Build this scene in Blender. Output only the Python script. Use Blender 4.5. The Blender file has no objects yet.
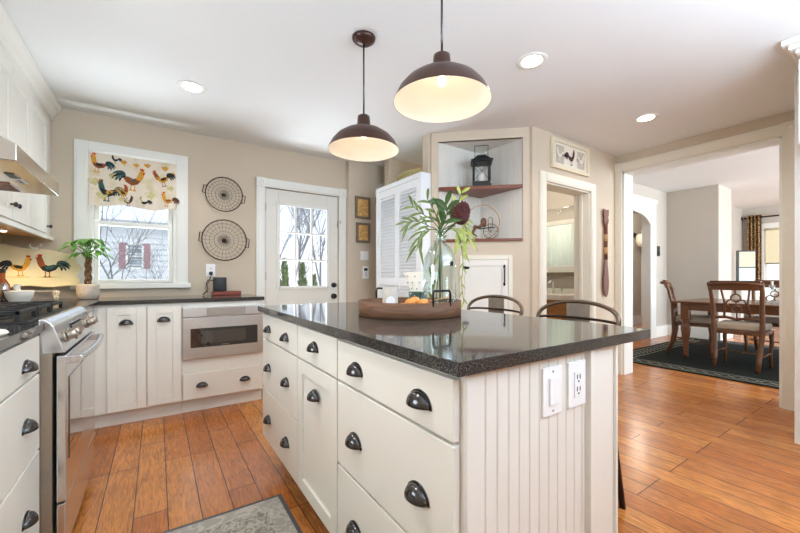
import bpy, bmesh, math, random
from math import pi, sin, cos, atan2, sqrt, radians as R
from mathutils import Vector, Matrix
random.seed(7)
S = bpy.context.scene
COL = S.collection

# ------------------------------------------------------------------ camera
cam_d = bpy.data.cameras.new('camera')
cam = bpy.data.objects.new('camera', cam_d); COL.objects.link(cam)
cam.location = (0, 0, 1.08)
cam.rotation_euler = (pi/2, 0, -math.atan(243/363.9))
cam_d.sensor_width = 36.0
cam_d.lens = 36.0*363.9/800
cam_d.shift_y = 11.0/800
cam_d.clip_start = 0.05; cam_d.clip_end = 200
S.camera = cam

# ------------------------------------------------------------------ world, light, exposure
S.view_settings.view_transform = 'Standard'
S.view_settings.look = 'None'
S.view_settings.gamma = 1
S.view_settings.use_curve_mapping = False
S.view_settings.exposure = 0.38

wd = bpy.data.worlds.new('overcast_sky'); S.world = wd; wd.use_nodes = True
wn = wd.node_tree; bgn = wn.nodes['Background']
tc = wn.nodes.new('ShaderNodeTexCoord'); sx = wn.nodes.new('ShaderNodeSeparateXYZ')
cr = wn.nodes.new('ShaderNodeValToRGB')
wn.links.new(tc.outputs['Generated'], sx.inputs[0]); wn.links.new(sx.outputs['Z'], cr.inputs[0])
cr.color_ramp.elements[0].position = 0.0; cr.color_ramp.elements[0].color = (0.90, 0.95, 1.0, 1)
cr.color_ramp.elements[1].position = 0.32; cr.color_ramp.elements[1].color = (0.50, 0.64, 0.86, 1)
wn.links.new(cr.outputs[0], bgn.inputs[0]); bgn.inputs[1].default_value = 1.1

def area(name, loc, rot, sx_, sy_, power, color=(1, 1, 1), spread=180):
    l = bpy.data.lights.new(name, 'AREA'); l.shape = 'RECTANGLE'; l.size = sx_; l.size_y = sy_
    l.energy = power; l.color = color; l.spread = R(spread)
    o = bpy.data.objects.new(name, l); COL.objects.link(o); o.location = loc; o.rotation_euler = rot
    return o
# added unseen fill panel outside an invented opening in the left wall
area('fill_left', (-1.10, 1.30, 1.34), (R(95), 0, R(-90)), .72, .62, 12, (0.84, 0.92, 1.0))
# two added fill panels behind the camera, one facing the ceiling, one tilted forward
area('bounce_fill', (0.9, -0.75, 1.3), (R(180), 0, 0), 2.4, .8, 38, (0.66, 0.82, 1.0))
area('tilted_fill', (1.5, -1.0, 1.95), (R(134), 0, R(16)), 2.6, 1.0, 68, (0.62, 0.80, 1.0))
def fill_spot(name, x, y, e, ang=150):
    l = bpy.data.lights.new(name, 'SPOT'); l.energy = e; l.spot_size = R(ang); l.spot_blend = .6; l.color = (1, .97, .93); l.shadow_soft_size = .08
    o = bpy.data.objects.new(name, l); COL.objects.link(o); o.location = (x, y, 2.40)
fill_spot('aisle_fill', -.12, 1.5, 34)       # added bare fill spots without fixtures, out of the frame
fill_spot('right_fill', 3.1, -.5, 75)
# added panels outside the kitchen window and glazed door, strengthening daylight off the snow
area('snow_fill_window', (-.16, 4.35, .75), (R(-112), 0, 0), .62, .6, 64, (0.80, 0.90, 1.0))
area('snow_fill_door', (1.35, 4.35, .75), (R(-112), 0, 0), .6, .6, 54, (0.80, 0.90, 1.0))
# added fill panel on the unseen side of the dining room
area('fill_dining', (7.6, -2.6, 1.5), (R(90), 0, 0), 5.0, 2.4, 300, (0.78, 0.89, 1.0))

sun_d = bpy.data.lights.new('hazy_sun', 'SUN'); sun_d.energy = 1.0; sun_d.angle = R(20); sun_d.color = (1, .98, .96)
sun = bpy.data.objects.new('hazy_sun', sun_d); COL.objects.link(sun); sun.rotation_euler = (R(42), 0, R(8))

# ------------------------------------------------------------------ materials
def srgb(r, g, b):
    f = lambda c: (c/255/12.92) if c/255 <= 0.04045 else ((c/255+0.055)/1.055)**2.4
    return (f(r), f(g), f(b), 1)
def newmat(name):
    m = bpy.data.materials.new(name); m.use_nodes = True
    nt = m.node_tree; b = nt.nodes['Principled BSDF']
    return m, nt, b
def mat(name, col, rough=0.5, metal=0.0, noise=0.0, nscale=30, bump=0.0, coat=0.0, emit=None, estr=0, stretch=(1, 1, 1), spec=None):
    m, nt, b = newmat(name)
    b.inputs['Base Color'].default_value = col; b.inputs['Roughness'].default_value = rough
    b.inputs['Metallic'].default_value = metal; b.inputs['Coat Weight'].default_value = coat
    if spec is not None: b.inputs['Specular IOR Level'].default_value = spec
    if emit: b.inputs['Emission Color'].default_value = emit; b.inputs['Emission Strength'].default_value = estr
    if noise or bump:
        t = nt.nodes.new('ShaderNodeTexCoord'); mp = nt.nodes.new('ShaderNodeMapping'); mp.inputs['Scale'].default_value = stretch
        n = nt.nodes.new('ShaderNodeTexNoise'); n.inputs['Scale'].default_value = nscale; n.inputs['Detail'].default_value = 5
        nt.links.new(t.outputs['Object'], mp.inputs[0]); nt.links.new(mp.outputs[0], n.inputs['Vector'])
        if noise:
            r = nt.nodes.new('ShaderNodeMapRange'); r.inputs['From Min'].default_value = .3; r.inputs['From Max'].default_value = .7
            r.inputs['To Min'].default_value = 1-noise; r.inputs['To Max'].default_value = 1+noise
            mx = nt.nodes.new('ShaderNodeVectorMath'); mx.operation = 'SCALE'; mx.inputs[0].default_value = col[:3]
            nt.links.new(n.outputs['Fac'], r.inputs[0]); nt.links.new(r.outputs[0], mx.inputs['Scale'])
            nt.links.new(mx.outputs[0], b.inputs['Base Color'])
        if bump:
            bp = nt.nodes.new('ShaderNodeBump'); bp.inputs['Strength'].default_value = bump; bp.inputs['Distance'].default_value = .01
            nt.links.new(n.outputs['Fac'], bp.inputs['Height']); nt.links.new(bp.outputs[0], b.inputs['Normal'])
    return m
M = {}
M['wall'] = mat('beige_wall_paint', srgb(209, 193, 171), .7, noise=.02, nscale=3)
M['dwall'] = mat('greige_wall_paint', srgb(196, 187, 175), .7, noise=.02, nscale=3)
M['ceil'] = mat('white_ceiling_paint', srgb(236, 236, 233), .8, noise=.01, nscale=2)
M['trim'] = mat('white_trim_paint', srgb(238, 236, 228), .35, noise=.01, nscale=8)
M['ctrim'] = mat('cream_trim_paint', srgb(236, 229, 212), .4, noise=.01, nscale=8)
M['cab'] = mat('cream_cabinet_paint', srgb(237, 233, 223), .33, noise=.012, nscale=6)
M['bead'] = mat('beadboard_paint', srgb(231, 226, 216), .45, noise=.012, nscale=6)
M['door'] = mat('door_paint', srgb(232, 228, 216), .4, noise=.01, nscale=6)
M['white'] = mat('white_plastic', srgb(244, 244, 242), .3, noise=.005)
M['louvre'] = mat('white_louvre_paint', srgb(245, 246, 247), .4, noise=.005)
M['bronze'] = mat('dark_bronze', srgb(84, 82, 82), .2, metal=.9, noise=.1, nscale=60)
M['shade'] = mat('brown_bronze_shade', srgb(74, 50, 42), .34, metal=.45, noise=.06, nscale=20)
M['shade_in'] = mat('white_enamel', srgb(246, 238, 222), .4, noise=.005)
M['black'] = mat('black_iron', srgb(26, 25, 25), .42, metal=.3, noise=.1, nscale=80)
M['blackpl'] = mat('black_plastic', srgb(22, 22, 24), .35, noise=.05)
M['steel'] = mat('brushed_steel', srgb(222, 222, 222), .26, metal=1, noise=.03, nscale=40, stretch=(1, 1, 30))
M['hoodsteel'] = mat('hood_brushed_steel', srgb(188, 184, 180), .2, metal=1, noise=.03, nscale=40, stretch=(30, 1, 1))
M['steelm'] = mat('satin_steel', srgb(170, 160, 148), .38, metal=1, noise=.03, nscale=40)
M['chrome'] = mat('chrome', srgb(220, 220, 220), .1, metal=1, noise=.01)
M['dglass'] = mat('dark_oven_glass', srgb(24, 24, 26), .04, noise=.02, coat=1)
M['oglass'] = mat('oven_window_glass', srgb(60, 54, 48), .03, noise=.02, coat=1, spec=1)
M['shelfwood'] = mat('mahogany_wood', srgb(118, 62, 34), .35, noise=.25, nscale=12, stretch=(1, 12, 12))
M['redwood'] = mat('red_stained_wood', srgb(130, 52, 30), .35, noise=.2, nscale=12, stretch=(1, 10, 10))
M['traywood'] = mat('weathered_tray_wood', srgb(104, 70, 46), .6, noise=.35, nscale=14, stretch=(1, 1, 9), bump=.2)
M['chairwood'] = mat('walnut_wood', srgb(106, 68, 42), .35, noise=.2, nscale=14, stretch=(1, 1, .2))
M['tablewood'] = mat('table_wood', srgb(114, 72, 45), .25, noise=.2, nscale=10, stretch=(8, 1, 8))
M['vanwood'] = mat('vanity_oak', srgb(176, 122, 70), .4, noise=.2, nscale=10, stretch=(6, 1, 6))
M['cush'] = mat('taupe_cushion_fabric', srgb(190, 176, 160), .9, noise=.06, nscale=120, bump=.1)
M['stool'] = mat('gunmetal_stool', srgb(112, 98, 84), .3, metal=.9, noise=.08, nscale=40)
M['stooldark'] = mat('dark_stool_metal', srgb(58, 46, 40), .35, metal=.7, noise=.08, nscale=40)
M['stoolgrey'] = mat('grey_stool_splat', srgb(150, 138, 126), .4, metal=.3, noise=.08, nscale=40)
M['leaf'] = mat('bright_leaf', srgb(124, 178, 76), .4, noise=.25, nscale=25)
M['leaf2'] = mat('eucalyptus_leaf', srgb(112, 126, 62), .5, noise=.3, nscale=25)
M['leaf3'] = mat('pale_leaf', srgb(170, 178, 84), .5, noise=.2, nscale=25)
M['leafdk'] = mat('deep_leaf', srgb(66, 92, 40), .5, noise=.25, nscale=25)
M['protea'] = mat('burgundy_protea', srgb(92, 44, 44), .7, noise=.4, nscale=60)
M['trunk'] = mat('braided_bark', srgb(112, 80, 54), .8, noise=.3, nscale=60, bump=.3)
M['pot'] = mat('stone_pot', srgb(196, 184, 168), .7, noise=.12, nscale=90, bump=.1)
M['bowl'] = mat('white_stoneware', srgb(235, 230, 218), .3, noise=.01)
M['iron_w'] = mat('cream_painted_iron', srgb(232, 225, 208), .5, noise=.04)
M['plaque'] = mat('buff_painted_tin', srgb(226, 212, 170), .55, noise=.07, nscale=9)
M['amber'] = mat('amber_bottle', srgb(176, 84, 34), .15, noise=.05)
M['orange'] = mat('orange_fruit', srgb(222, 150, 72), .5, noise=.12, nscale=40, bump=.1)
M['candle'] = mat('grey_candle_jar', srgb(176, 168, 158), .35, noise=.02)
M['label'] = mat('white_paper_label', srgb(232, 230, 230), .6, noise=.01)
M['basket'] = mat('straw_weave', srgb(204, 186, 130), .8, noise=.3, nscale=60, bump=.5)
M['cord'] = mat('black_rubber', srgb(24, 22, 22), .5, noise=.05)
M['speaker'] = mat('charcoal_cloth', srgb(62, 62, 64), .7, noise=.1, nscale=100)
M['picframe'] = mat('grey_brown_frame', srgb(122, 104, 84), .6, noise=.15, nscale=40)
M['piccream'] = mat('cream_frame', srgb(228, 215, 186), .5, noise=.04)
M['art'] = mat('ochre_print', srgb(214, 168, 100), .6, noise=.35, nscale=45)
M['artcream'] = mat('cream_print', srgb(232, 225, 208), .6, noise=.04, nscale=30)
M['garment'] = mat('dark_grey_wool', srgb(92, 86, 84), .9, noise=.2, nscale=30, bump=.3)
M['paddle'] = mat('carved_paddle_wood', srgb(116, 66, 46), .45, noise=.2, nscale=14, stretch=(8, 8, 1))
M['paddlelight'] = mat('pale_paddle_band', srgb(190, 150, 108), .5, noise=.1)
M['curtain'] = mat('patterned_curtain', srgb(140, 104, 64), .85, noise=.7, nscale=14)
M['curtain_w'] = mat('pale_green_curtain', srgb(222, 232, 222), .9, noise=.02)
M['roller'] = mat('cream_roller_shade', srgb(244, 234, 196), .7, noise=.02)
M['snow'] = mat('snow', srgb(240, 243, 248), .8, noise=.03, nscale=2)
M['siding'] = mat('white_siding', srgb(222, 223, 220), .7, noise=.04, nscale=3)
M['shutter'] = mat('faded_red_shutter', srgb(176, 134, 134), .7, noise=.2, nscale=20)
M['hglass'] = mat('grey_house_glass', srgb(150, 158, 160), .2, noise=.3, nscale=6)
M['bark'] = mat('grey_bark', srgb(150, 146, 144), .9, noise=.2, nscale=20)
M['snowbark'] = mat('snowy_bark', srgb(132, 130, 128), .9, noise=.2, nscale=20)
M['conifer'] = mat('conifer_green', srgb(116, 130, 84), .9, noise=.5, nscale=14, bump=.5)
M['brick'] = mat('far_red_wall', srgb(150, 84, 80), .9, noise=.2)
M['warmled'] = mat('lamp_glow', (1, .9, .75, 1), .5, emit=(1, .88, .7, 1), estr=9)
M['bulb'] = mat('bulb_glow', (1, .9, .75, 1), .5, emit=(1, .85, .65, 1), estr=3)
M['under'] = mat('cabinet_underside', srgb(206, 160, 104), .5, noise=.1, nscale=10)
M['screen'] = mat('screen_reflection_blue', (.02, .02, .02, 1), .1, emit=srgb(214, 226, 232), estr=.7)  # emission stands in for a window reflected in the television
M['screen2'] = mat('screen_reflection_cream', (.02, .02, .02, 1), .1, emit=srgb(216, 204, 158), estr=.7)  # cream part of the same painted reflection
M['mirror'] = mat('mirror_glass', (.9, .9, .9, 1), .02, metal=1, noise=.001)
M['teal'] = mat('rooster_teal', srgb(46, 92, 92), .8, noise=.1)
M['rust'] = mat('rooster_rust', srgb(150, 78, 34), .8, noise=.2)
M['gold'] = mat('rooster_gold', srgb(212, 154, 52), .8, noise=.15)
M['red'] = mat('rooster_red', srgb(190, 40, 30), .8, noise=.1)
M['ink'] = mat('rooster_ink', srgb(34, 36, 36), .8, noise=.1)
M['plum'] = mat('rooster_plum', srgb(84, 48, 56), .8, noise=.2)
M['sage'] = mat('faded_print', srgb(206, 196, 140), .85, noise=.1)

def fabric():
    m, nt, b = newmat('cream_toile_fabric')
    t = nt.nodes.new('ShaderNodeTexCoord'); n = nt.nodes.new('ShaderNodeTexNoise'); n.inputs['Scale'].default_value = 9; n.inputs['Detail'].default_value = 8
    c = nt.nodes.new('ShaderNodeValToRGB'); e = c.color_ramp.elements
    e[0].position = .34; e[0].color = srgb(214, 200, 160); e[1].position = .50; e[1].color = srgb(232, 219, 200)
    nt.links.new(t.outputs['Object'], n.inputs['Vector']); nt.links.new(n.outputs['Fac'], c.inputs[0]); nt.links.new(c.outputs[0], b.inputs['Base Color'])
    b.inputs['Roughness'].default_value = .9; return m
M['toile'] = fabric()

def thin_glass(name, tint=(1, 1, 1, 1), refl=.12, edge=.6):
    m = bpy.data.materials.new(name); m.use_nodes = True; nt = m.node_tree; nt.nodes.clear()
    o = nt.nodes.new('ShaderNodeOutputMaterial'); tr = nt.nodes.new('ShaderNodeBsdfTransparent'); gl = nt.nodes.new('ShaderNodeBsdfGlossy')
    lw = nt.nodes.new('ShaderNodeLayerWeight'); mr = nt.nodes.new('ShaderNodeMapRange'); mx = nt.nodes.new('ShaderNodeMixShader')
    tr.inputs[0].default_value = tint; gl.inputs[1].default_value = .02; gl.inputs[0].default_value = (.95, 1, 1, 1)
    lw.inputs[0].default_value = .3
    mr.inputs['To Min'].default_value = refl*.4; mr.inputs['To Max'].default_value = edge
    nt.links.new(lw.outputs['Facing'], mr.inputs[0]); nt.links.new(mr.outputs[0], mx.inputs[0])
    nt.links.new(tr.outputs[0], mx.inputs[1]); nt.links.new(gl.outputs[0], mx.inputs[2]); nt.links.new(mx.outputs[0], o.inputs[0])
    return m
M['pane'] = thin_glass('window_pane_glass', (1, 1, 1, 1), .02, .25)
M['vglass'] = thin_glass('aqua_bottle_glass', (.93, .97, .965, 1), .08, .55)
M['gglass'] = thin_glass('green_tumbler_glass', (.12, .42, .34, 1), .1, .5)

def granite():
    m, nt, b = newmat('black_speckled_granite')
    t = nt.nodes.new('ShaderNodeTexCoord'); n = nt.nodes.new('ShaderNodeTexNoise'); n.inputs['Scale'].default_value = 330; n.inputs['Detail'].default_value = 2
    c = nt.nodes.new('ShaderNodeValToRGB'); e = c.color_ramp.elements
    e[0].position = .40; e[0].color = srgb(34, 33, 32); e[1].position = .70; e[1].color = srgb(118, 114, 106)
    x = e.new(.55); x.color = srgb(58, 56, 54)
    nt.links.new(t.outputs['Object'], n.inputs['Vector']); nt.links.new(n.outputs['Fac'], c.inputs[0]); nt.links.new(c.outputs[0], b.inputs['Base Color'])
    b.inputs['Roughness'].default_value = .06; b.inputs['Specular IOR Level'].default_value = .5
    return m
M['granite'] = granite()

def floor_mat():
    m, nt, b = newmat('hardwood_planks')
    L = nt.links.new; N = nt.nodes.new
    t = N('ShaderNodeTexCoord'); mp = N('ShaderNodeMapping'); mp.inputs['Rotation'].default_value = (0, 0, R(90)); mp.inputs['Location'].default_value = (0, .088, 0)
    br = N('ShaderNodeTexBrick'); br.offset = .37; br.offset_frequency = 3; br.inputs['Scale'].default_value = 1
    br.inputs['Brick Width'].default_value = .85; br.inputs['Row Height'].default_value = .1295; br.inputs['Mortar Size'].default_value = .0022
    br.inputs['Mortar Smooth'].default_value = .1; br.inputs['Bias'].default_value = 0
    br.inputs['Color1'].default_value = srgb(180, 104, 46); br.inputs['Color2'].default_value = srgb(206, 132, 64); br.inputs['Mortar'].default_value = srgb(76, 40, 22)
    L(t.outputs['Object'], mp.inputs[0]); L(mp.outputs[0], br.inputs['Vector'])
    mp2 = N('ShaderNodeMapping'); mp2.inputs['Scale'].default_value = (14, 1.6, 1); L(t.outputs['Object'], mp2.inputs[0])
    n = N('ShaderNodeTexNoise'); n.inputs['Scale'].default_value = 3.4; n.inputs['Detail'].default_value = 10; n.inputs['Distortion'].default_value = 2.4; L(mp2.outputs[0], n.inputs['Vector'])
    n2 = N('ShaderNodeTexNoise'); n2.inputs['Scale'].default_value = 5; n2.inputs['Detail'].default_value = 5; L(t.outputs['Object'], n2.inputs['Vector'])
    a = N('ShaderNodeMapRange'); a.inputs['From Min'].default_value = .3; a.inputs['From Max'].default_value = .7; a.inputs['To Min'].default_value = .60; a.inputs['To Max'].default_value = 1.28; L(n.outputs['Fac'], a.inputs[0])
    a2 = N('ShaderNodeMapRange'); a2.inputs['From Min'].default_value = .3; a2.inputs['From Max'].default_value = .7; a2.inputs['To Min'].default_value = .85; a2.inputs['To Max'].default_value = 1.1; L(n2.outputs['Fac'], a2.inputs[0])
    mu = N('ShaderNodeMath'); mu.operation = 'MULTIPLY'; L(a.outputs[0], mu.inputs[0]); L(a2.outputs[0], mu.inputs[1])
    vm = N('ShaderNodeVectorMath'); vm.operation = 'SCALE'; L(br.outputs['Color'], vm.inputs[0]); L(mu.outputs[0], vm.inputs['Scale']); L(vm.outputs[0], b.inputs['Base Color'])
    bp = N('ShaderNodeBump'); bp.inputs['Strength'].default_value = .25; bp.inputs['Distance'].default_value = .004
    iv = N('ShaderNodeMath'); iv.operation = 'SUBTRACT'; iv.inputs[0].default_value = 1; L(br.outputs['Fac'], iv.inputs[1])
    ad = N('ShaderNodeMath'); ad.operation = 'MULTIPLY_ADD'; L(n.outputs['Fac'], ad.inputs[0]); ad.inputs[1].default_value = .25; L(iv.outputs[0], ad.inputs[2])
    L(ad.outputs[0], bp.inputs['Height']); L(bp.outputs[0], b.inputs['Normal'])
    b.inputs['Roughness'].default_value = .23; b.inputs['Specular IOR Level'].default_value = .5
    return m
M['floor'] = floor_mat()

def rug_mat(name, dark, light, scale, thr):
    m, nt, b = newmat(name); L = nt.links.new; N = nt.nodes.new
    t = N('ShaderNodeTexCoord'); n = N('ShaderNodeTexNoise'); n.inputs['Scale'].default_value = scale; n.inputs['Detail'].default_value = 6; n.inputs['Distortion'].default_value = 1.5
    L(t.outputs['Object'], n.inputs['Vector']); c = N('ShaderNodeValToRGB'); e = c.color_ramp.elements
    e[0].position = thr; e[0].color = dark; e[1].position = thr+.12; e[1].color = light
    L(n.outputs['Fac'], c.inputs[0]); L(c.outputs[0], b.inputs['Base Color']); b.inputs['Roughness'].default_value = .95; b.inputs['Specular IOR Level'].default_value = .1
    return m
M['rugfield'] = rug_mat('grey_distressed_rug', srgb(134, 127, 118), srgb(182, 176, 164), 30, .42)
M['rugband'] = rug_mat('grey_rug_band', srgb(166, 160, 150), srgb(190, 185, 174), 22, .45)
M['rugedge'] = mat('charcoal_rug_binding', srgb(88, 86, 88), .95, noise=.1, nscale=100)
M['rugblack'] = mat('black_rug_pile', srgb(34, 38, 36), .95, noise=.3, nscale=60, spec=.1)
M['rugpat'] = mat('cream_rug_motif', srgb(150, 146, 130), .95, noise=.2, nscale=60)

# ------------------------------------------------------------------ mesh helpers
class MB:
    def __init__(s): s.bm = bmesh.new()
    def face(s, pts, m=0):
        vs = [s.bm.verts.new(p) for p in pts]
        try: f = s.bm.faces.new(vs); f.material_index = m; return f
        except ValueError: return None
    def box(s, x0, x1, y0, y1, z0, z1, m=0):
        v = [s.bm.verts.new(p) for p in ((x0,y0,z0),(x1,y0,z0),(x1,y1,z0),(x0,y1,z0),(x0,y0,z1),(x1,y0,z1),(x1,y1,z1),(x0,y1,z1))]
        for q in ((0,3,2,1),(4,5,6,7),(0,1,5,4),(1,2,6,5),(2,3,7,6),(3,0,4,7)):
            f = s.bm.faces.new([v[i] for i in q]); f.material_index = m
        return s
    def prism(s, poly, a0, a1, axis='x', m=0):
        # poly in the other two axes: x->(y,z)  y->(x,z)  z->(x,y)
        def P(p, a): return {'x': (a, p[0], p[1]), 'y': (p[0], a, p[1]), 'z': (p[0], p[1], a)}[axis]
        A = [s.bm.verts.new(P(p, a0)) for p in poly]; B = [s.bm.verts.new(P(p, a1)) for p in poly]; n = len(poly)
        fs = [s.bm.faces.new(A[::-1]), s.bm.faces.new(B)]
        for i in range(n): fs.append(s.bm.faces.new([A[i], A[(i+1) % n], B[(i+1) % n], B[i]]))
        for f in fs: f.material_index = m
        return s
    def tube(s, pts, r, seg=8, closed=False, m=0, flat=1.0, caps=True):
        pts = [Vector(p) for p in pts]; n = len(pts)
        rr = r if isinstance(r, (list, tuple)) else [r]*n
        rings = []; up = None
        for i, p in enumerate(pts):
            if closed: d = pts[(i+1) % n]-pts[i-1]
            else: d = pts[min(i+1, n-1)]-pts[max(i-1, 0)]
            d.normalize()
            if up is None:
                up = Vector((0, 0, 1)) if abs(d.z) < .9 else Vector((1, 0, 0))
            a = d.cross(up)
            if a.length < 1e-4: a = d.cross(Vector((0, 1, 0)))
            a.normalize(); bb = a.cross(d).normalized(); up = bb
            rings.append([s.bm.verts.new(p + a*(cos(2*pi*k/seg)*rr[i]) + bb*(sin(2*pi*k/seg)*rr[i]*flat)) for k in range(seg)])
        for i in range(n if closed else n-1):
            A, B = rings[i], rings[(i+1) % n]
            for k in range(seg):
                f = s.bm.faces.new([A[k], A[(k+1) % seg], B[(k+1) % seg], B[k]]); f.material_index = m; f.smooth = True
        if not closed and caps:
            for q in (rings[0][::-1], rings[-1]):
                f = s.bm.faces.new(q); f.material_index = m
        return s
    def lathe(s, prof, c=(0, 0, 0), seg=32, m=0, axis='z'):
        rings = []
        def P(r, z, t):
            x, y = r*cos(t), r*sin(t)
            if axis == 'z': return (c[0]+x, c[1]+y, c[2]+z)
            if axis == 'y': return (c[0]+x, c[1]+z, c[2]+y)
            return (c[0]+z, c[1]+x, c[2]+y)
        for r, z in prof:
            if r < 1e-6: rings.append([s.bm.verts.new(P(0, z, 0))])
            else: rings.append([s.bm.verts.new(P(r, z, 2*pi*k/seg)) for k in range(seg)])
        for A, B in zip(rings, rings[1:]):
            for k in range(seg):
                a, a2, b, b2 = A[k % len(A)], A[(k+1) % len(A)], B[k % len(B)], B[(k+1) % len(B)]
                vs = []
                for v in (a, a2, b2, b):
                    if v not in vs: vs.append(v)
                if len(vs) > 2:
                    try: f = s.bm.faces.new(vs); f.material_index = m; f.smooth = True
                    except ValueError: pass
        return s
    def ball(s, c, r, sc=(1, 1, 1), m=0, seg=14, jit=0):
        n = seg//2
        prof = [(sin(pi*i/n), -cos(pi*i/n)) for i in range(n+1)]; prof[0] = (0, -1); prof[-1] = (0, 1)
        b0 = len(s.bm.verts); s.lathe(prof, (0, 0, 0), seg, m)
        s.bm.verts.ensure_lookup_table()
        for v in s.bm.verts[b0:]:
            k = 1+random.uniform(-jit, jit)
            v.co = Vector((c[0]+v.co.x*r*sc[0]*k, c[1]+v.co.y*r*sc[1]*k, c[2]+v.co.z*r*sc[2]*k))
        return s
    def xf(s, mtx, start=0):
        s.bm.verts.ensure_lookup_table()
        for v in s.bm.verts[start:]: v.co = mtx @ v.co
        return s
    def n(s): return len(s.bm.verts)
    def build(s, name, mats, parent=None, bevel=0, seg=2, smooth=False, loc=None, rz=0, solid=0, sub=0):
        if not isinstance(mats, (list, tuple)): mats = [mats]
        bmesh.ops.recalc_face_normals(s.bm, faces=s.bm.faces) if True else None
        me = bpy.data.meshes.new(name); s.bm.to_mesh(me); s.bm.free()
        for m in mats: me.materials.append(M[m] if isinstance(m, str) else m)
        if smooth:
            for p in me.polygons: p.use_smooth = True
        o = bpy.data.objects.new(name, me); COL.objects.link(o)
        if parent: o.parent = parent
        if loc: o.location = loc
        if rz: o.rotation_euler = (0, 0, rz)
        if solid: md = o.modifiers.new('solid', 'SOLIDIFY'); md.thickness = solid; md.offset = 0
        if bevel: md = o.modifiers.new('bevel', 'BEVEL'); md.width = bevel; md.segments = seg; md.limit_method = 'ANGLE'; md.angle_limit = R(40)
        if sub: md = o.modifiers.new('sub', 'SUBSURF'); md.levels = sub; md.render_levels = sub
        return o
def tag(o, label, cat, group=None):
    o['label'] = label; o['category'] = cat
    if group: o['group'] = group
    return o
def thing(name, label, cat, loc=(0, 0, 0), rz=0, group=None):
    o = bpy.data.objects.new(name, None); COL.objects.link(o); o.location = loc; o.rotation_euler = (0, 0, rz); o.empty_display_size = .05
    return tag(o, label, cat, group)
def struct(o): o['kind'] = 'structure'; return o
def sroot(name, loc=(0, 0, 0), rz=0):
    o = bpy.data.objects.new(name, None); COL.objects.link(o); o.location = loc; o.rotation_euler = (0, 0, rz); return struct(o)
def box(name, m, *a, parent=None, bevel=0, **k): return MB().box(*a).build(name, m, parent, bevel, **k)
def copy_tree(o, parent=None):
    c = o.copy(); COL.objects.link(c); c.parent = parent
    for ch in list(o.children): copy_tree(ch, c)
    return c
def wall(name, m, x0, x1, y0, y1, z0, z1, holes=(), axis='x'):
    # wall running along axis with rectangular holes (a0,a1,zb,zt)
    mb = MB(); lo, hi = (x0, x1) if axis == 'x' else (y0, y1)
    cuts = sorted(set([lo, hi]+[h for q in holes for h in q[:2]])); zs = sorted(set([z0, z1]+[h for q in holes for h in q[2:]]))
    for a, b in zip(cuts, cuts[1:]):
        run = None; spans = []
        for c, d in zip(zs, zs[1:]):
            if any(q[0] <= a and b <= q[1] and q[2] <= c and d <= q[3] for q in holes): continue
            if spans and abs(spans[-1][1]-c) < 1e-6: spans[-1][1] = d
            else: spans.append([c, d])
        for c, d in spans:
            mb.box(a, b, y0, y1, c, d) if axis == 'x' else mb.box(x0, x1, a, b, c, d)
    return struct(mb.build(name, m))

# ================================================================== STRUCTURE
CH = 2.44; DH = 2.67; YW = 3.93; XL = -.97; XR = 4.30
fl = MB(); fl.box(-1.12, 12.4, -3, 4.08, -.12, 0); fl.box(1.84, 9, 4.08, 5.2, -.12, 0); struct(fl.build('floor', 'floor'))
cl = MB(); cl.box(-1.12, 4.5, -3, 5.2, CH, 2.8); struct(cl.build('ceiling', 'ceil'))
struct(box('ceiling_dining', 'ceil', 4.5, 12.4, -3, 5.2, DH, 2.8))
wall('wall_left', 'wall', XL-.15, XL, -3, YW+.15, 0, CH, [(.92, 1.68, 1.0, 1.68)], axis='y')  # opening added so the left fill panel can shine in
struct(box('wall_rear', 'trim', XL-.15, 4.5, -3.1, -3.0, 0, CH))
WX0, WX1, WZ0, WZ1 = -.47, .15, 1.03, 2.12     # window opening
DX0, DX1, DZ = .935, 1.76, 2.02                # back door opening
wall('wall_back', 'wall', XL, 1.85, YW, YW+.15, 0, CH, [(WX0, WX1, WZ0, WZ1), (DX0, DX1, 0, DZ)])
wall('wall_hall', 'wall', 1.85, 2.75, 3.84, YW+.15, 0, CH)
wall('wall_partition', 'wall', 2.2, 4.62, 3.52, 3.62, 0, CH)
struct(box('wall_return', 'wall', 2.75, 2.85, 3.62, YW+.15, 0, CH))
wall('wall_bathroom', 'wall', 2.80, XR, 2.055, 2.20, 0, CH, [(2.98, 3.75, 0, 1.97)])
wall('wall_right', 'wall', XR, XR+.2, -3, 2.2, 0, CH, [(.745, 1.99, 0, 2.25)], axis='y')
struct(box('wall_vanity', 'dwall', 4.62, 4.72, 2.2, 3.52, 0, CH))
# front of the right wall on the dining side goes up to the taller ceiling
struct(box('wall_dining_near', 'dwall', 4.50, 4.52, -3, 3.0, 2.30, DH))
wall('wall_dining_left', 'dwall', 4.72, 8.62, 2.9, 3.0, 0, DH, [(6.1, 7.26, 0, 2.2)])
struct(box('wall_chimney', 'dwall', 7.95, 8.62, 2.14, 2.9, 0, DH))
struct(box('wall_far_left', 'dwall', 8.62, 11.5, 2.63, 2.75, 0, DH))
wall('wall_far', 'dwall', 11.4, 11.55, -3, 2.75, 0, DH, [(1.2, 2.28, .80, 2.18)], axis='y')
struct(box('wall_hall_far', 'dwall', 4.72, 11.5, 3.95, 4.05, 0, DH))
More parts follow.
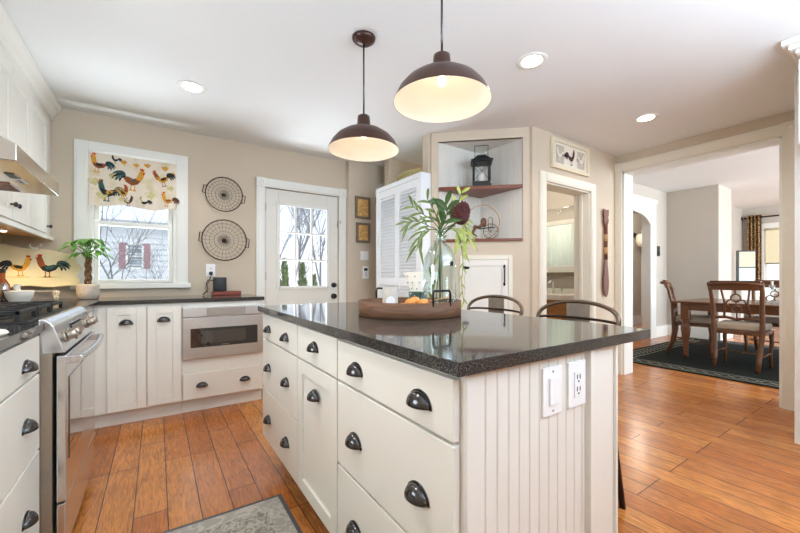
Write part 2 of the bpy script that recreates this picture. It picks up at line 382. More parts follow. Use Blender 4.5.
# diagonal corner block: diagonal face from A to B with the niche opening
A = Vector((2.147, 2.685)); B = Vector((2.808, 2.079)); ang = atan2(B.y-A.y, B.x-A.x); DL = (B-A).length
dg = wall('wall_diagonal', 'wall', 0, DL, 0, .03, 0, CH, [(.065, .829, 1.435, 2.352), (.30, .70, .30, 1.25)])
dg.location = (A.x, A.y, 0); dg.rotation_euler = (0, 0, ang)
struct(box('wall_block_side', 'wall', 2.118, 2.16, 2.70, 2.78, 0, CH))
mb = MB()   # beadboard lining of the niche: one wall along X, one along Y, and its ceiling
def bead(mb, a0, a1, z0, z1, place, w=.042, g=.0022, dep=.0035, m=0):
    xs = []; x = a0
    while x < a1-1e-6:
        e = min(x+w, a1); xs += [(x, dep), (x+g, 0), (e-g, 0)]; x = e
    xs.append((a1, dep))
    for (p, d), (q, e) in zip(xs, xs[1:]):
        mb.face([place(p, d, z0), place(q, e, z0), place(q, e, z1), place(p, d, z1)], m)
bead(mb, 2.208, 2.77, 1.40, 2.37, lambda a, d, z: (a, 2.655+d, z))
bead(mb, 2.138, 2.66, 1.40, 2.37, lambda a, d, z: (2.765+d, a, z))
mb.box(2.22, 2.80, 2.66, 2.68, 1.40, 2.37); mb.box(2.77, 2.79, 2.15, 2.66, 1.40, 2.37)
mb.prism([(2.18, 2.655), (2.765, 2.655), (2.765, 2.12)], 2.352, 2.37, 'z')
struct(mb.build('wall_niche', 'bead'))

# trims
def casing(mb, x0, x1, zt, w=.085, z0=0, y0=0, t=.022, sill=False, blocks=False):
    # flat frame around an opening x0..x1 up to zt, in the XZ plane, front at y0-t
    for a, b in ((x0-w, x0), (x1, x1+w)):
        mb.box(a, b, y0-t, y0, z0, zt+w); mb.box(a+.015, b-.015, y0-t-.006, y0-t, z0, zt)
    mb.box(x0, x1, y0-t, y0, zt, zt+w); mb.box(x0, x1, y0-t-.006, y0-t, zt+.015, zt+w-.015)
    if blocks:
        for a in (x0-w/2, x1+w/2):
            mb.box(a-w/2-.002, a+w/2+.002, y0-t-.012, y0-t, zt-.002, zt+w+.002)
            mb.lathe([(w*.36, 0), (w*.36, -.006), (w*.26, -.006), (w*.22, -.002), (w*.12, -.002), (w*.08, -.008), (0, -.008)], (a, y0-t-.012, zt+w/2), 20, 0, 'y')
# --- window_1
win = sroot('window_1')
mb = MB(); casing(mb, WX0, WX1, WZ1-.005, .09, .99, YW)
mb.build('window_casing', 'trim', win, .004)
box('window_sill', 'trim', WX0-.11, WX1+.11, YW-.05, YW+.02, .985, 1.03, parent=win, bevel=.006)
mb = MB()
for a, b, c, d in ((WX0, WX0+.028, WZ0, WZ1), (WX1-.028, WX1, WZ0, WZ1)): mb.box(a, b, YW-.01, YW+.15, c, d)
mb.box(WX0, WX1, YW-.01, YW+.15, WZ1-.03, WZ1); mb.box(WX0, WX1, YW+.0, YW+.15, WZ0-.02, WZ0)
mb.build('window_jamb', 'trim', win, .002)
def sash(name, x0, x1, z0, z1, y, w=.036):
    mb = MB()
    mb.box(x0, x0+w, y, y+.035, z0, z1); mb.box(x1-w, x1, y, y+.035, z0, z1)
    mb.box(x0+w, x1-w, y, y+.035, z0, z0+w); mb.box(x0+w, x1-w, y, y+.035, z1-w, z1)
    o = mb.build(name, 'trim', win, .004)
    box('window_pane', 'pane', x0+w-.004, x1-w+.004, y+.015, y+.018, z0+w-.004, z1-w+.004, parent=win)
sash('lower_sash', WX0+.028, WX1-.028, WZ0, 1.56, YW+.03)
sash('upper_sash', WX0+.028, WX1-.028, 1.53, WZ1-.03, YW+.075)
# --- door_1
dr = sroot('door_1')
mb = MB(); casing(mb, DX0, DX1, DZ, .09, 0, YW, blocks=True); mb.build('door_casing', 'trim', dr, .003)
mb = MB()
gx0, gx1, gz0, gz1 = 1.075, 1.625, .975, 1.86
x0, x1 = DX0+.006, DX1-.006; y0, y1 = YW+.005, YW+.05
mb.box(x0, gx0, y0, y1, .01, DZ-.006); mb.box(gx1, x1, y0, y1, .01, DZ-.006); mb.box(gx0, gx1, y0, y1, gz1, DZ-.006); mb.box(gx0, gx1, y0, y1, .01, gz0)
for a, b in ((1.06, 1.32), (1.38, 1.64)):
    mb.box(a, b, y0-.006, y0, .2, .80); mb.box(a+.03, b-.03, y0-.014, y0-.006, .23, .77)
mb.build('door_panel', 'door', dr, .003)
mb = MB()
for a, b, c, d in ((gx0-.02, gx0+.012, gz0-.02, gz1+.02), (gx1-.012, gx1+.02, gz0-.02, gz1+.02), (gx0, gx1, gz0-.02, gz0+.012), (gx0, gx1, gz1-.012, gz1+.02)): mb.box(a, b, y0-.012, y0+.002, c, d)
for k in (1, 2):
    a = gx0+(gx1-gx0)*k/3; mb.box(a-.009, a+.009, y0-.004, y0+.03, gz0, gz1)
    c = gz0+(gz1-gz0)*k/3; mb.box(gx0, gx1, y0-.003, y0+.029, c-.009, c+.009)
mb.build('muntins', 'trim', dr, .002)
box('door_pane', 'pane', gx0, gx1, y0+.012, y0+.015, gz0, gz1, parent=dr)
for z, r_ in ((.993, .027), (.865, .03)):
    MB().lathe([(0, -.05), (r_*.8, -.048), (r_, -.03), (r_*.5, -.02), (r_*.5, -.008), (r_*1.05, -.006), (r_*1.05, 0)], (1.70, y0, z), 20, 0, 'y').build('door_knob', 'black', dr)
for z in (.3, 1.1, 1.82):
    MB().tube([(DX0+.004, y0-.008, z-.04), (DX0+.004, y0-.008, z+.04)], .007).build('door_hinge', 'steelm', dr)
MB().tube([(DX1+.01, YW-.03, 1.70), (DX1+.01, YW-.045, 1.73), (DX1-.03, YW-.045, 1.73), (DX1-.03, YW-.03, 1.66)], .004).build('door_latch', 'steelm', dr)
# --- bathroom door trim
d2 = sroot('trim_1')
mb = MB(); casing(mb, 2.98, 3.75, 1.97, .085, 0, 2.055); mb.box(3.735, 3.75, 2.055, 2.22, 0, 1.97); mb.box(2.98, 2.995, 2.055, 2.22, 0, 1.97); mb.box(2.98, 3.75, 2.055, 2.22, 1.955, 1.97)
mb.box(3.715, 3.735, 2.12, 2.15, 0, 1.955); mb.build('doorway_casing', 'ctrim', d2, .003)
# --- wide opening trim (in plane X = XR): build in local frame then rotate
d3 = sroot('trim_2', (XR, 2.0, 0), -pi/2)          # local x -> -Y ; local -y -> -X
mb = MB(); casing(mb, 0.01, 1.255, 2.25, .095, 0, 0, blocks=True); mb.build('opening_casing', 'ctrim', d3, .003)
mb = MB(); mb.box(.01, .03, 0, .2, 0, 2.25); mb.box(1.235, 1.255, 0, .2, 0, 2.25); mb.box(.01, 1.255, 0, .2, 2.23, 2.25); mb.build('opening_jamb', 'trim', d3, .002)
mb = MB(); mb.box(-.085, .01, .2, .222, 0, 2.345); mb.box(1.255, 1.35, .2, .222, 0, 2.345); mb.box(.01, 1.255, .2, .222, 2.25, 2.345); mb.build('opening_casing', 'trim', d3, .003)
# --- dining doorway with arched head
d4 = sroot('trim_3')
mb = MB(); w = .19
mb.box(7.26, 7.26+w, 2.878, 2.9, 0, 2.455); mb.box(5.91, 6.1, 2.878, 2.9, 0, 2.455); mb.box(6.1, 7.26, 2.878, 2.9, 2.2, 2.455); mb.box(5.89, 7.47, 2.86, 2.9, 2.40, 2.46)
mb.box(7.24, 7.262, 2.88, 3.02, 0, 2.2)
mb.prism([(7.26-.6*(1-cos(R(a))), 1.93+.26*sin(R(a))) for a in range(0, 91, 10)]+[(6.66, 2.205), (7.26, 2.205)], 2.88, 2.92, 'y'); mb.build('doorway_casing', 'trim', d4, .002)
struct(box('trim_4', 'trim', 9.42, 10.3, 3.92, 3.949, 0, 2.2))
struct(box('baseboard_hall', 'trim', 5.1, 9.42, 3.925, 3.949, 0, .2))
mb = MB(); mb.box(7.45, 7.95, 2.875, 2.9, 0, .2); mb.box(7.925, 7.95, 2.115, 2.9, 0, .2); mb.box(7.925, 8.62, 2.115, 2.14, 0, .2); mb.box(4.55, 5.9, 2.875, 2.9, 0, .2)
struct(mb.build('baseboard_dining', 'trim', None, .004))
struct(box('baseboard_right', 'ctrim', 4.28, 4.30, 2.0+.08, 2.055, 0, .14))
# dining window
w2 = sroot('window_2')
mb = MB()
for a, b, c, d in ((1.1, 1.22, .74, 2.18), (2.26, 2.38, .74, 2.18), (1.1, 2.38, 2.18, 2.30)): mb.box(11.375, 11.4, a, b, c, d)
mb.box(11.34, 11.4, 1.08, 2.40, .72, .80); mb.build('window_casing', 'trim', w2, .003)
mb = MB()
for a, b, c, d in ((1.2, 1.25, .8, 2.18), (2.23, 2.28, .8, 2.18), (1.2, 2.28, .8, .86), (1.2, 2.28, 2.12, 2.18), (1.2, 2.28, 1.45, 1.5)): mb.box(11.44, 11.48, a, b, c, d)
mb.build('window_sash', 'trim', w2); box('window_pane', 'pane', 11.455, 11.458, 1.22, 2.26, .82, 2.16, parent=w2)

# ================================================================== CUP PULL / KNOB MESHES
def cup_mesh(a=.038, b=.032, c=.026):
    mb = MB(); nu, nv = 12, 6
    def P(i, j, k=1):
        t = pi*i/nu; f = (pi/2)*j/nv                      # t around the half disc, f out from the wall
        return (cos(t)*a*cos(f)*k, -sin(f)*c*k, sin(t)*b*cos(f)*k)
    # quarter ellipsoid: flange outline at j=0, bulging out with f
    def Q(i, j, s=1.0):
        u = -1+2*i/nu; th = (pi/2)*j/nv
        x = a*sin(u*pi/2); rr = sqrt(max(0, 1-(x/a)**2))
        return (x*s, -c*s*rr*sin(th)-.002, b*s*rr*cos(th))
    for i in range(nu):
        for j in range(nv):
            mb.face([Q(i, j), Q(i+1, j), Q(i+1, j+1), Q(i, j+1)])
    # back flange
    ring = [(cos(pi*i/12)*a*1.10, sin(pi*i/12)*b*1.12-.001) for i in range(13)]
    mb.prism(ring, -.0025, -.0002, 'y')
    bmesh.ops.remove_doubles(mb.bm, verts=mb.bm.verts, dist=1e-5)
    for f in mb.bm.faces: f.smooth = len(f.verts) < 5
    me = bpy.data.meshes.new('cup_pull'); mb.bm.to_mesh(me); mb.bm.free(); me.materials.append(M['bronze']); return me
CUP = cup_mesh()
def cup(parent, x, y, z):
    o = bpy.data.objects.new('cup_pull', CUP); COL.objects.link(o); o.parent = parent; o.location = (x, y, z-.013)
    md = o.modifiers.new('solid', 'SOLIDIFY'); md.thickness = .002; return o
_k = MB(); _k.lathe([(.006, 0), (.006, -.012), (.013, -.018), (.015, -.024), (.010, -.030), (0, -.031)], (0, 0, 0), 14, 0, 'y')
KNOB = bpy.data.meshes.new('knob'); _k.bm.to_mesh(KNOB); _k.bm.free(); KNOB.materials.append(M['bronze'])
def knob(parent, x, y, z):
    o = bpy.data.objects.new('knob', KNOB); COL.objects.link(o); o.parent = parent; o.location = (x, y, z); return o

def cabinet(name, label, loc, rz, w, z0, z1, depth, fronts, toe=0, m='cab', toe_back=.07, cat='cabinet', extra=None):
    """local frame: x along the front, -y out of the front. fronts: (kind, x0, x1, z0, z1, [pull x], pull z)"""
    t = thing(name, label, cat, loc, rz)
    mb = MB(); mb.box(0, w, 0, depth, z0, z1)
    if toe: mb.box(0, w, toe_back, depth, 0, z0)
    if extra: extra(mb)
    mb.build('body', m, t, .0015)
    for fr in fronts:
        kind, a, b, c, d, px, pz = fr[:7]; th = .02
        if kind == 'drawer':
            o = box('drawer', m, a, b, -th, -.001, c, d, parent=t, bevel=.0025)
        elif kind == 'microwave': continue
        else:
            s = .055 if (b-a) > .16 else .04; mb = MB()
            mb.box(a, a+s, -th, -.001, c, d); mb.box(b-s, b, -th, -.001, c, d); mb.box(a+s, b-s, -th, -.001, c, c+s); mb.box(a+s, b-s, -th, -.001, d-s, d)
            mb.box(a+s, b-s, -th+.009, -.001, c+s, d-s)
            o = mb.build('door', m, t, .002)
        for x in px:
            (knob if kind == 'door_knob' else cup)(o, x, -th, pz)
    return t

# ================================================================== KITCHEN ISLAND
IX = .53     # face frame plane; drawer fronts stand 20 mm proud at X=.51
def isl(y): return 2.20-y     # world Y -> local x (unit root at Y=2.20, rotated -90)
def yl(root, y): return root-y
cabinet('drawer_cabinet', 'cream island cabinet of three wide two-pull drawers, at the end by the back door', (IX, 2.20, 0), -pi/2, .628, .165, .884, .44,
        [('drawer', .003, .625, .736, .872, [yl(2.2, 2.058), yl(2.2, 1.738)], .795), ('drawer', .003, .625, .455, .728, [yl(2.2, 2.058), yl(2.2, 1.73)], .585),
         ('drawer', .003, .625, .172, .447, [yl(2.2, 2.058), yl(2.2, 1.73)], .303)], toe=1, toe_back=.09)
cabinet('door_cabinet', 'cream island cabinet with one small drawer above one tall door, between the drawer stacks', (IX, 1.572, 0), -pi/2, .422, .165, .884, .44,
        [('drawer', .004, .418, .736, .872, [.21], .808), ('door', .004, .418, .172, .728, [.215], .622)], toe=1, toe_back=.09)
cabinet('drawer_cabinet', 'cream island cabinet of three wide drawers, nearest the camera beside the beadboard end', (IX, 1.15, 0), -pi/2, .58, .165, .884, .44,
        [('drawer', .004, .585, .736, .868, [yl(1.15, 1.004), yl(1.15, .678)], .797), ('drawer', .004, .585, .455, .728, [yl(1.15, 1.012), yl(1.15, .686)], .577),
         ('drawer', .004, .585, .172, .447, [yl(1.15, 1.008), yl(1.15, .686)], .303)], toe=1, toe_back=.09)
ep = thing('end_panel', 'cream beadboard island end panel with pilaster under the granite overhang', 'cabinet panel', (.97, .55, 0))
mb = MB(); bead(mb, -.42, .008, .0, .884, lambda a, d, z: (a, -.001+d, z), w=.0375, g=.003, dep=.004); mb.box(-.44, -.42, -.006, .018, 0, .884); mb.box(-.42, .012, .003, .018, 0, .884)
mb.build('beadboard', 'bead', ep)
mb = MB(); mb.box(.012, .030, -.016, .018, 0, .884); mb.box(.030, .155, -.004, .05, 0, .884); mb.box(.155, .167, -.012, .05, 0, .884); mb.build('pilaster', 'cab', ep, .002)
box('island_back', 'cab', .01, .05, .05, 1.64, .0, .884, parent=ep, bevel=.002).name = 'back_panel'
o = MB().box(.49, 1.325, .527, 2.235, .884, .914).build('countertop', 'granite', None, .0015)
tag(o, 'polished black speckled granite slab on top of the kitchen island', 'countertop')
def plate(name, label, loc, rz, kind, cat):
    t = thing(name, label, cat, loc, rz)
    box('cover_plate', 'white', -.04, .04, -.006, 0, -.06, .06, parent=t, bevel=.002)
    if kind == 'rocker':
        box('rocker', 'white', -.017, .017, -.011, -.006, -.034, .034, parent=t, bevel=.002)
        for z in (-.049, .049): MB().lathe([(0, -.0075), (.003, -.007), (.003, -.006)], (0, 0, z), 10, 0, 'y').build('screw', 'steelm', t)
    elif kind == 'outlet':
        mb = MB(); mb.box(-.017, .017, -.009, -.006, -.034, .034)
        o = mb.build('socket', 'white', t, .001)
        mb = MB()
        for z, in ((.02,), (-.012,)):
            mb.box(-.008, -.005, -.0098, -.0088, z-.006, z+.006); mb.box(.005, .008, -.0098, -.0088, z-.006, z+.006)
            mb.box(-.003, .003, -.0098, -.0088, z-.014, z-.010)
        mb.build('slots', 'blackpl', o)
    else:
        for x in (-.015, .015): box('toggle', 'white', x-.006, x+.006, -.013, -.006, -.012, .012, parent=t, bevel=.002)
    return t
plate('light_switch', 'white rocker switch plate, left of the two plates on the island end', (.822, .549, .797), 0, 'rocker', 'switch')
plate('power_outlet', 'white outlet plate, right of the two plates on the island end', (.931, .549, .797), 0, 'outlet', 'outlet')

# ================================================================== WINDOW-WALL BASE RUN
FY = 3.32
cabinet('base_cabinet', 'cream base cabinet with filler and two narrow shaker doors, left of the microwave', (-.60, FY, 0), 0, .762, .105, .884, .59,
        [('door', .305, .532, .114, .862, [.413], .752), ('door', .541, .756, .118, .862, [.643], .760)], toe=1, toe_back=.05)
def mwx(mb): pass
cabinet('base_cabinet', 'cream base cabinet housing the microwave above one wide drawer', (.163, FY, 0), 0, .607, .105, .884, .59,
        [('drawer', .006, .60, .118, .318, [.136, .458], .222)], toe=1, toe_back=.05)
mw = thing('microwave_drawer', 'stainless steel microwave drawer set in the cabinet under the granite', 'microwave', (.163, FY, 0))
box('door_front', 'steel', .002, .603, -.04, -.001, .437, .762, parent=mw, bevel=.003)
box('control_strip', 'steel', .002, .603, -.036, -.001, .767, .842, parent=mw, bevel=.003)
box('control_panel', 'steelm', .17, .46, -.039, -.036, .777, .835, parent=mw, bevel=.001)
o = box('glass', 'dglass', .055, .555, -.043, -.04, .525, .677, parent=mw, bevel=.001)
box('viewing_window', 'oglass', .13, .46, -.0445, -.043, .555, .655, parent=mw)
mb = MB()
for k in range(5): mb.box(.278+k*.011, .286+k*.011, -.0445, -.043, .534, .541)
mb.build('maker_mark', 'steelm', mw)
o = MB().prism([(XL+.003, 2.59), (-.342, 2.59), (-.342, 3.29), (.778, 3.29), (.778, YW-.003), (XL+.003, YW-.003)], .884, .914, 'z').build('countertop', 'granite', None, .0015)
tag(o, 'black granite worktop running below the window from the range to the back door', 'countertop')
cabinet('corner_cabinet', 'cream corner cabinet hidden behind the range', (-.372, 2.59, 0), pi/2, .70, .10, .884, .59, [('door', .01, .5, .12, .86, [.25], .75)], toe=1)

# left side, nearest: drawers + counter
cabinet('drawer_cabinet', 'cream base cabinet with stacked drawers at the left frame edge beside the range', (-.372, .95, 0), pi/2, .866, .10, .884, .59,
        [('drawer', .30, .862, .742, .872, [.695], .792), ('drawer', .30, .862, .467, .735, [.695], .60), ('drawer', .30, .862, .12, .46, [.695], .30)], toe=1)
o = MB().box(XL+.003, -.342, .8, 1.815, .884, .914).build('countertop', 'granite', None, .0015)
tag(o, 'short black granite worktop at the left frame edge in front of the range', 'countertop')

# ================================================================== RANGE
rg = thing('gas_range', 'stainless steel gas range with black grates and knobs on a slanted panel', 'stove', (-.35, 1.822, 0), pi/2)
W_ = .76
box('body', 'steelm', 0, W_, -.03, .60, .04, .80, parent=rg, bevel=.003)
box('top_frame', 'steelm', 0, W_, .0, .60, .80, .905, parent=rg, bevel=.003)
box('cooktop', 'blackpl', .01, W_-.01, .035, .60, .905, .922, parent=rg, bevel=.003)
mb = MB(); mb.prism([(.008, .928), (-.010, .926), (-.024, .915), (-.033, .900), (-.066, .80), (0, .80), (.008, .90)], 0, W_, 'x'); mb.build('control_panel', 'steel', rg, .004, 3)
sl = atan2(.088, .026)
def on_panel(f, up): # point on slanted face
    y = -.033-.033*f; z = .900-.100*f; return (up, y, z)
for x in (.09, .17, .58, .66):
    t0 = on_panel(.5, x); d = Vector((0, -.95, .313))
    c = Vector(t0)
    mb = MB(); mb.tube([c+d*.0, c+d*.008], .024, 20); mb.tube([c+d*.008, c+d*.014, c+d*.036, c+d*.040], [.015, .019, .017, .013], 20)
    mb.build('knob', 'steelm', rg)
    # blade
bs = MB(); b0 = bs.n(); bs.box(-.115, .115, -.003, .001, -.036, .036); bs.xf(Matrix.Translation(Vector((.375, -.0505, .850))) @ Matrix.Rotation(-R(18.3), 4, 'X')); bs.build('display', 'dglass', rg, .001)
bs = MB(); bs.box(-.095, .095, -.005, -.002, -.022, .024); bs.xf(Matrix.Translation(Vector((.375, -.0505, .850))) @ Matrix.Rotation(-R(18.3), 4, 'X')); bs.build('display_glass', 'steelm', rg, .001)
od = box('oven_door', 'steel', .004, W_-.004, -.068, -.040, .243, .788, parent=rg, bevel=.004)
box('oven_glass', 'oglass', .05, W_-.05, -.071, -.068, .385, .70, parent=od, bevel=.001)
mb = MB(); hz_ = .764; pts = [(x, -.098-.016*sin(pi*(x-.05)/.66), hz_) for x in [.05+.66*k/12 for k in range(13)]]
mb.tube(pts, .013, 10, flat=1.2); mb.box(.05, .075, -.102, -.066, hz_-.014, hz_+.014); mb.box(W_-.075, W_-.05, -.102, -.066, hz_-.014, hz_+.014); mb.build('handle', 'steel', od, .002)
box('storage_drawer', 'steel', .004, W_-.004, -.066, -.040, .055, .237, parent=rg, bevel=.004)
for x, y in ((.16, .16), (.16, .45), (.38, .30), (.60, .16), (.60, .45)):
    MB().lathe([(0, .945), (.032, .945), (.036, .938), (.036, .930), (.048, .928), (.05, .920)], (x, y, 0), 20).build('burner', 'black', rg)
for gx in (.02, .265, .51):
    mb = MB(); a, b = gx, gx+.23
    for y in (.06, .57): mb.box(a, b, y, y+.012, .945, .960)
    for x in (a, b-.012): mb.box(x, x+.012, .06, .58, .945, .960)
    mb.box((a+b)/2-.006, (a+b)/2+.006, .06, .58, .948, .960)
    for y in (.17, .31, .45): mb.box(a, b, y, y+.011, .948, .960)
    for x in (a, b-.014):
        for y in (.06, .566): mb.box(x, x+.014, y, y+.014, .922, .946)
    mb.build('grate', 'black', rg, .002)

# ================================================================== HOOD + UPPER CABINETS
hd = thing('range_hood', 'stainless steel range hood under the wall cabinets at the left frame edge', 'range hood', (XL+.004, 1.858, 1.50))
mb = MB(); mb.prism([(0, 0), (.545, 0), (.545, .062), (.50, .085), (.25, .115), (0, .118)], 0, .68, 'y')
mb.xf(Matrix.Identity(4)); mb.build('canopy', 'hoodsteel', hd, .002)
for y0_ in (.05, .46):
    mb = MB(); mb.box(.06, .42, y0_, y0_+.17, -.004, 0)
    for k in range(12): mb.box(.065, .415, y0_+.01+k*.013, y0_+.016+k*.013, -.008, -.003)
    mb.build('filter', 'shelfwood', hd)
box('button_strip', 'blackpl', .455, .485, .235, .325, -.003, 0, parent=hd)
o = box('rating_sticker', 'label', .452, .490, .335, .425, -.003, 0, parent=hd)
mb = MB(); mb.box(.465, .478, .350, .372, -.0036, -.003); mb.box(.465, .478, .380, .41, -.0036, -.003); mb.build('print', 'blackpl', o)
MB().lathe([(0, -.006), (.03, -.005), (.032, 0)], (.36, .40, 0), 18).build('lamp', 'warmled', hd)

UX = -.70
uc = cabinet('wall_cabinet', 'tall cream wall cabinets above the corner, left of the window', (UX, 2.56, 0), pi/2, 1.366, 1.40, 2.34, .265,
        [('door_knob', .004, .366, 1.41, 2.26, [.335], 1.49), ('door_knob', .372, .738, 1.41, 2.26, [.40], 1.49), ('door_knob', .744, 1.18, 1.41, 2.26, [1.14], 1.46)])
box('light_rail', 'cab', 0, 1.366, -.022, 0, 1.37, 1.40, parent=uc, bevel=.003)
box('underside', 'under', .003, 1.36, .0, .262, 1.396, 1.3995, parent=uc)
MB().lathe([(0, 1.378), (.04, 1.379), (.045, 1.384), (.045, 1.396)], (.80, .14, 0), 20).build('puck_light', 'shade_in', uc)
MB().lathe([(0, 1.375), (.033, 1.3765)], (.80, .14, 0), 20).build('puck_lens', 'warmled', uc)
cabinet('wall_cabinet', 'short cream wall cabinet directly above the range hood', (UX, 1.80, 0), pi/2, .758, 1.625, 2.34, .265,
        [('door_knob', .004, .376, 1.64, 2.26, [.345], 1.70), ('door_knob', .382, .754, 1.64, 2.26, [.41], 1.70)])
mb = MB(); mb.prism([(-.71, 2.325), (-.684, 2.325), (-.684, 2.35), (-.672, 2.36), (-.66, 2.39), (-.645, 2.40), (-.635, 2.42), (-.635, 2.438), (-.90, 2.438), (-.90, 2.341), (-.71, 2.341)], 1.3, 3.926, 'y')
tag(mb.build('crown_moulding', 'cab', None), 'cream stepped crown moulding between the left wall cabinets and the ceiling', 'moulding')

# tall cabinet at the right frame edge
tcab = thing('tall_cabinet', 'cream tall cabinet at the right frame edge with stepped crown', 'cabinet', (3.08, .50, 0))
box('body', 'cab', 0, 1.2, -.9, -.03, 1.85, 2.34, parent=tcab, bevel=.003)
mb = MB(); mb.box(.375, .40, -.9, .045, 0, 2.435); mb.box(.40, 1.2, .015, .035, 0, 2.435); mb.build('side_panel', 'cab', tcab, .003)
mb = MB()
for k, (e, a, b) in enumerate(((.10, 2.405, 2.437), (.075, 2.38, 2.405), (.05, 2.36, 2.38), (.02, 2.33, 2.36))):
    mb.box(-e, 1.2, -.95, -.075+e, a, b)
mb.build('crown', 'cab', tcab, .004)
MB().tube([(.375, -.02, 1.47), (.35, -.02, 1.47), (.33, -.02, 1.47)], .006).build('hook', 'bronze', tcab)

# ================================================================== ROOSTER MOTIF
def rooster(mb, P, cx, cy, s, flip=1, pal=(0, 1, 2, 3, 4), rot=0):
    """P(x, y, lift) -> 3D; pal: body, breast, tail, comb, dark. Unit bird about 1 wide, 1 high, facing +x when flip=1"""
    def T(pts): 
        return [(cx+flip*(x*cos(rot)-y*sin(rot))*s, cy+(x*sin(rot)+y*cos(rot))*s) for x, y in pts]
    def poly(pts, m, l):
        pts = T(pts); c = (sum(p[0] for p in pts)/len(pts), sum(p[1] for p in pts)/len(pts))
        for a, b in zip(pts, pts[1:]+pts[:1]): mb.face([P(c[0], c[1], l), P(a[0], a[1], l), P(b[0], b[1], l)], m)
    body = [(-.30, .05), (-.18, -.14), (.02, -.24), (.2, -.16), (.3, 0), (.32, .16), (.2, .12), (.05, .03), (-.12, .08)]
    neck = [(.12, .02), (.3, -.02), (.36, .14), (.37, .32), (.33, .42), (.24, .42), (.20, .30), (.16, .18)]
    wing = [(-.2, .03), (-.08, -.1), (.1, -.12), (.14, -.02), (0, .04)]
    poly(body, pal[0], 1); poly(neck, pal[1], 2); poly(wing, pal[4], 2)
    for k, (a, ln, m) in enumerate(((105, .42, 2), (122, .46, 4), (138, .44, 2), (155, .36, 4), (172, .26, 2))):
        a0 = R(a); p = []
        for i in range(7):
            t = i/6; rr = ln*t; aa = a0+R(62)*t*t; p.append((-.2+rr*cos(aa), .02+rr*sin(aa)*.95))
        lft = [(x+.035*sin(pi*(i+.3)/6.6), y+.045*sin(pi*(i+.3)/6.6)) for i, (x, y) in enumerate(p)]
        rgt = [(x-.035*sin(pi*(i+.3)/6.6), y-.03*sin(pi*(i+.3)/6.6)) for i, (x, y) in enumerate(p)]
        poly(lft+rgt[::-1], pal[m], 1.5+k*.2)
    poly([(.22, .41), (.22, .50), (.26, .45), (.29, .52), (.32, .45), (.36, .49), (.35, .40)], pal[3], 3)
    poly([(.34, .34), (.40, .32), (.37, .24), (.33, .26)], pal[3], 3); poly([(.35, .39), (.43, .36), (.36, .34)], pal[1], 3)
    for x in (-.02, .1):
        poly([(x, -.2), (x+.03, -.2), (x+.035, -.42), (x+.09, -.44), (x-.05, -.45), (x+.01, -.42)], pal[1], .8)

# ================================================================== VALANCE
def vy(x, z):
    t = (2.112-z)/.42
    return YW-.038-.015*t*sin((x+.5)*34)-.012*t-.02*max(0, t-.85)*sin((x+.1)*15)
mb = MB(); nx, nz = 60, 16; X0, X1 = -.462, .143
def vz(x, t): return 2.112-t*(.425+.012*sin((x+.5)*17)+(.006 if x < 0 else .0))
g = [[mb.bm.verts.new((X0+(X1-X0)*i/nx, vy(X0+(X1-X0)*i/nx, vz(X0+(X1-X0)*i/nx, j/nz)), vz(X0+(X1-X0)*i/nx, j/nz))) for j in range(nz+1)] for i in range(nx+1)]
for i in range(nx):
    for j in range(nz):
        f = mb.bm.faces.new([g[i][j], g[i+1][j], g[i+1][j+1], g[i][j+1]]); f.smooth = True
VP = lambda x, z, l: (x, vy(x, z)-.0012-.0006*l, z)
# palette indexes in this mesh: 0 toile 1 rust 2 gold 3 teal 4 red 5 ink 6 sage 7 plum
rooster(mb, VP, -.395, 2.02, .165, -1, (1, 2, 3, 4, 5), .15)
rooster(mb, VP, -.18, 1.925, .22, 1, (1, 2, 5, 4, 3), -.1)
rooster(mb, VP, .045, 1.965, .16, -1, (2, 1, 5, 4, 5), -.3)
rooster(mb, VP, -.335, 1.80, .19, -1, (5, 3, 3, 1, 2), .05)
rooster(mb, VP, -.245, 1.80, .13, 1, (2, 1, 5, 4, 5), .3)
rooster(mb, VP, .085, 1.775, .14, -1, (2, 2, 5, 4, 1), .1)
rooster(mb, VP, -.29, 2.075, .07, -1, (5, 5, 5, 5, 5), 0)
rooster(mb, VP, -.21, 1.735, .10, 1, (7, 7, 6, 7, 6), 0)
rooster(mb, VP, -.09, 1.735, .09, -1, (5, 6, 5, 7, 5), 0)
for x, z, r_ in ((-.235, 2.06, .018), (-.15, 2.05, .016), (-.07, 2.06, .018), (.06, 2.055, .02), (.115, 2.01, .018), (-.30, 1.93, .028), (-.43, 1.87, .03), (-.05, 1.80, .03), (.10, 1.88, .022), (-.38, 1.76, .03)):
    pts = [(x+r_*cos(a)*1.2*(1+.3*sin(3*a)), z+r_*sin(a)*(1+.3*cos(5*a))) for a in [2*pi*k/14 for k in range(14)]]
    m_ = 2 if r_ < .021 else 6
    for a, b in zip(pts, pts[1:]+pts[:1]): mb.face([VP(x, z, .5), VP(a[0], a[1], .5), VP(b[0], b[1], .5)], m_)
val = mb.build('valance', ['toile', 'rust', 'gold', 'teal', 'red', 'ink', 'sage', 'plum'])
tag(val, 'cream window valance printed with colourful roosters, hanging in the kitchen window', 'curtain')

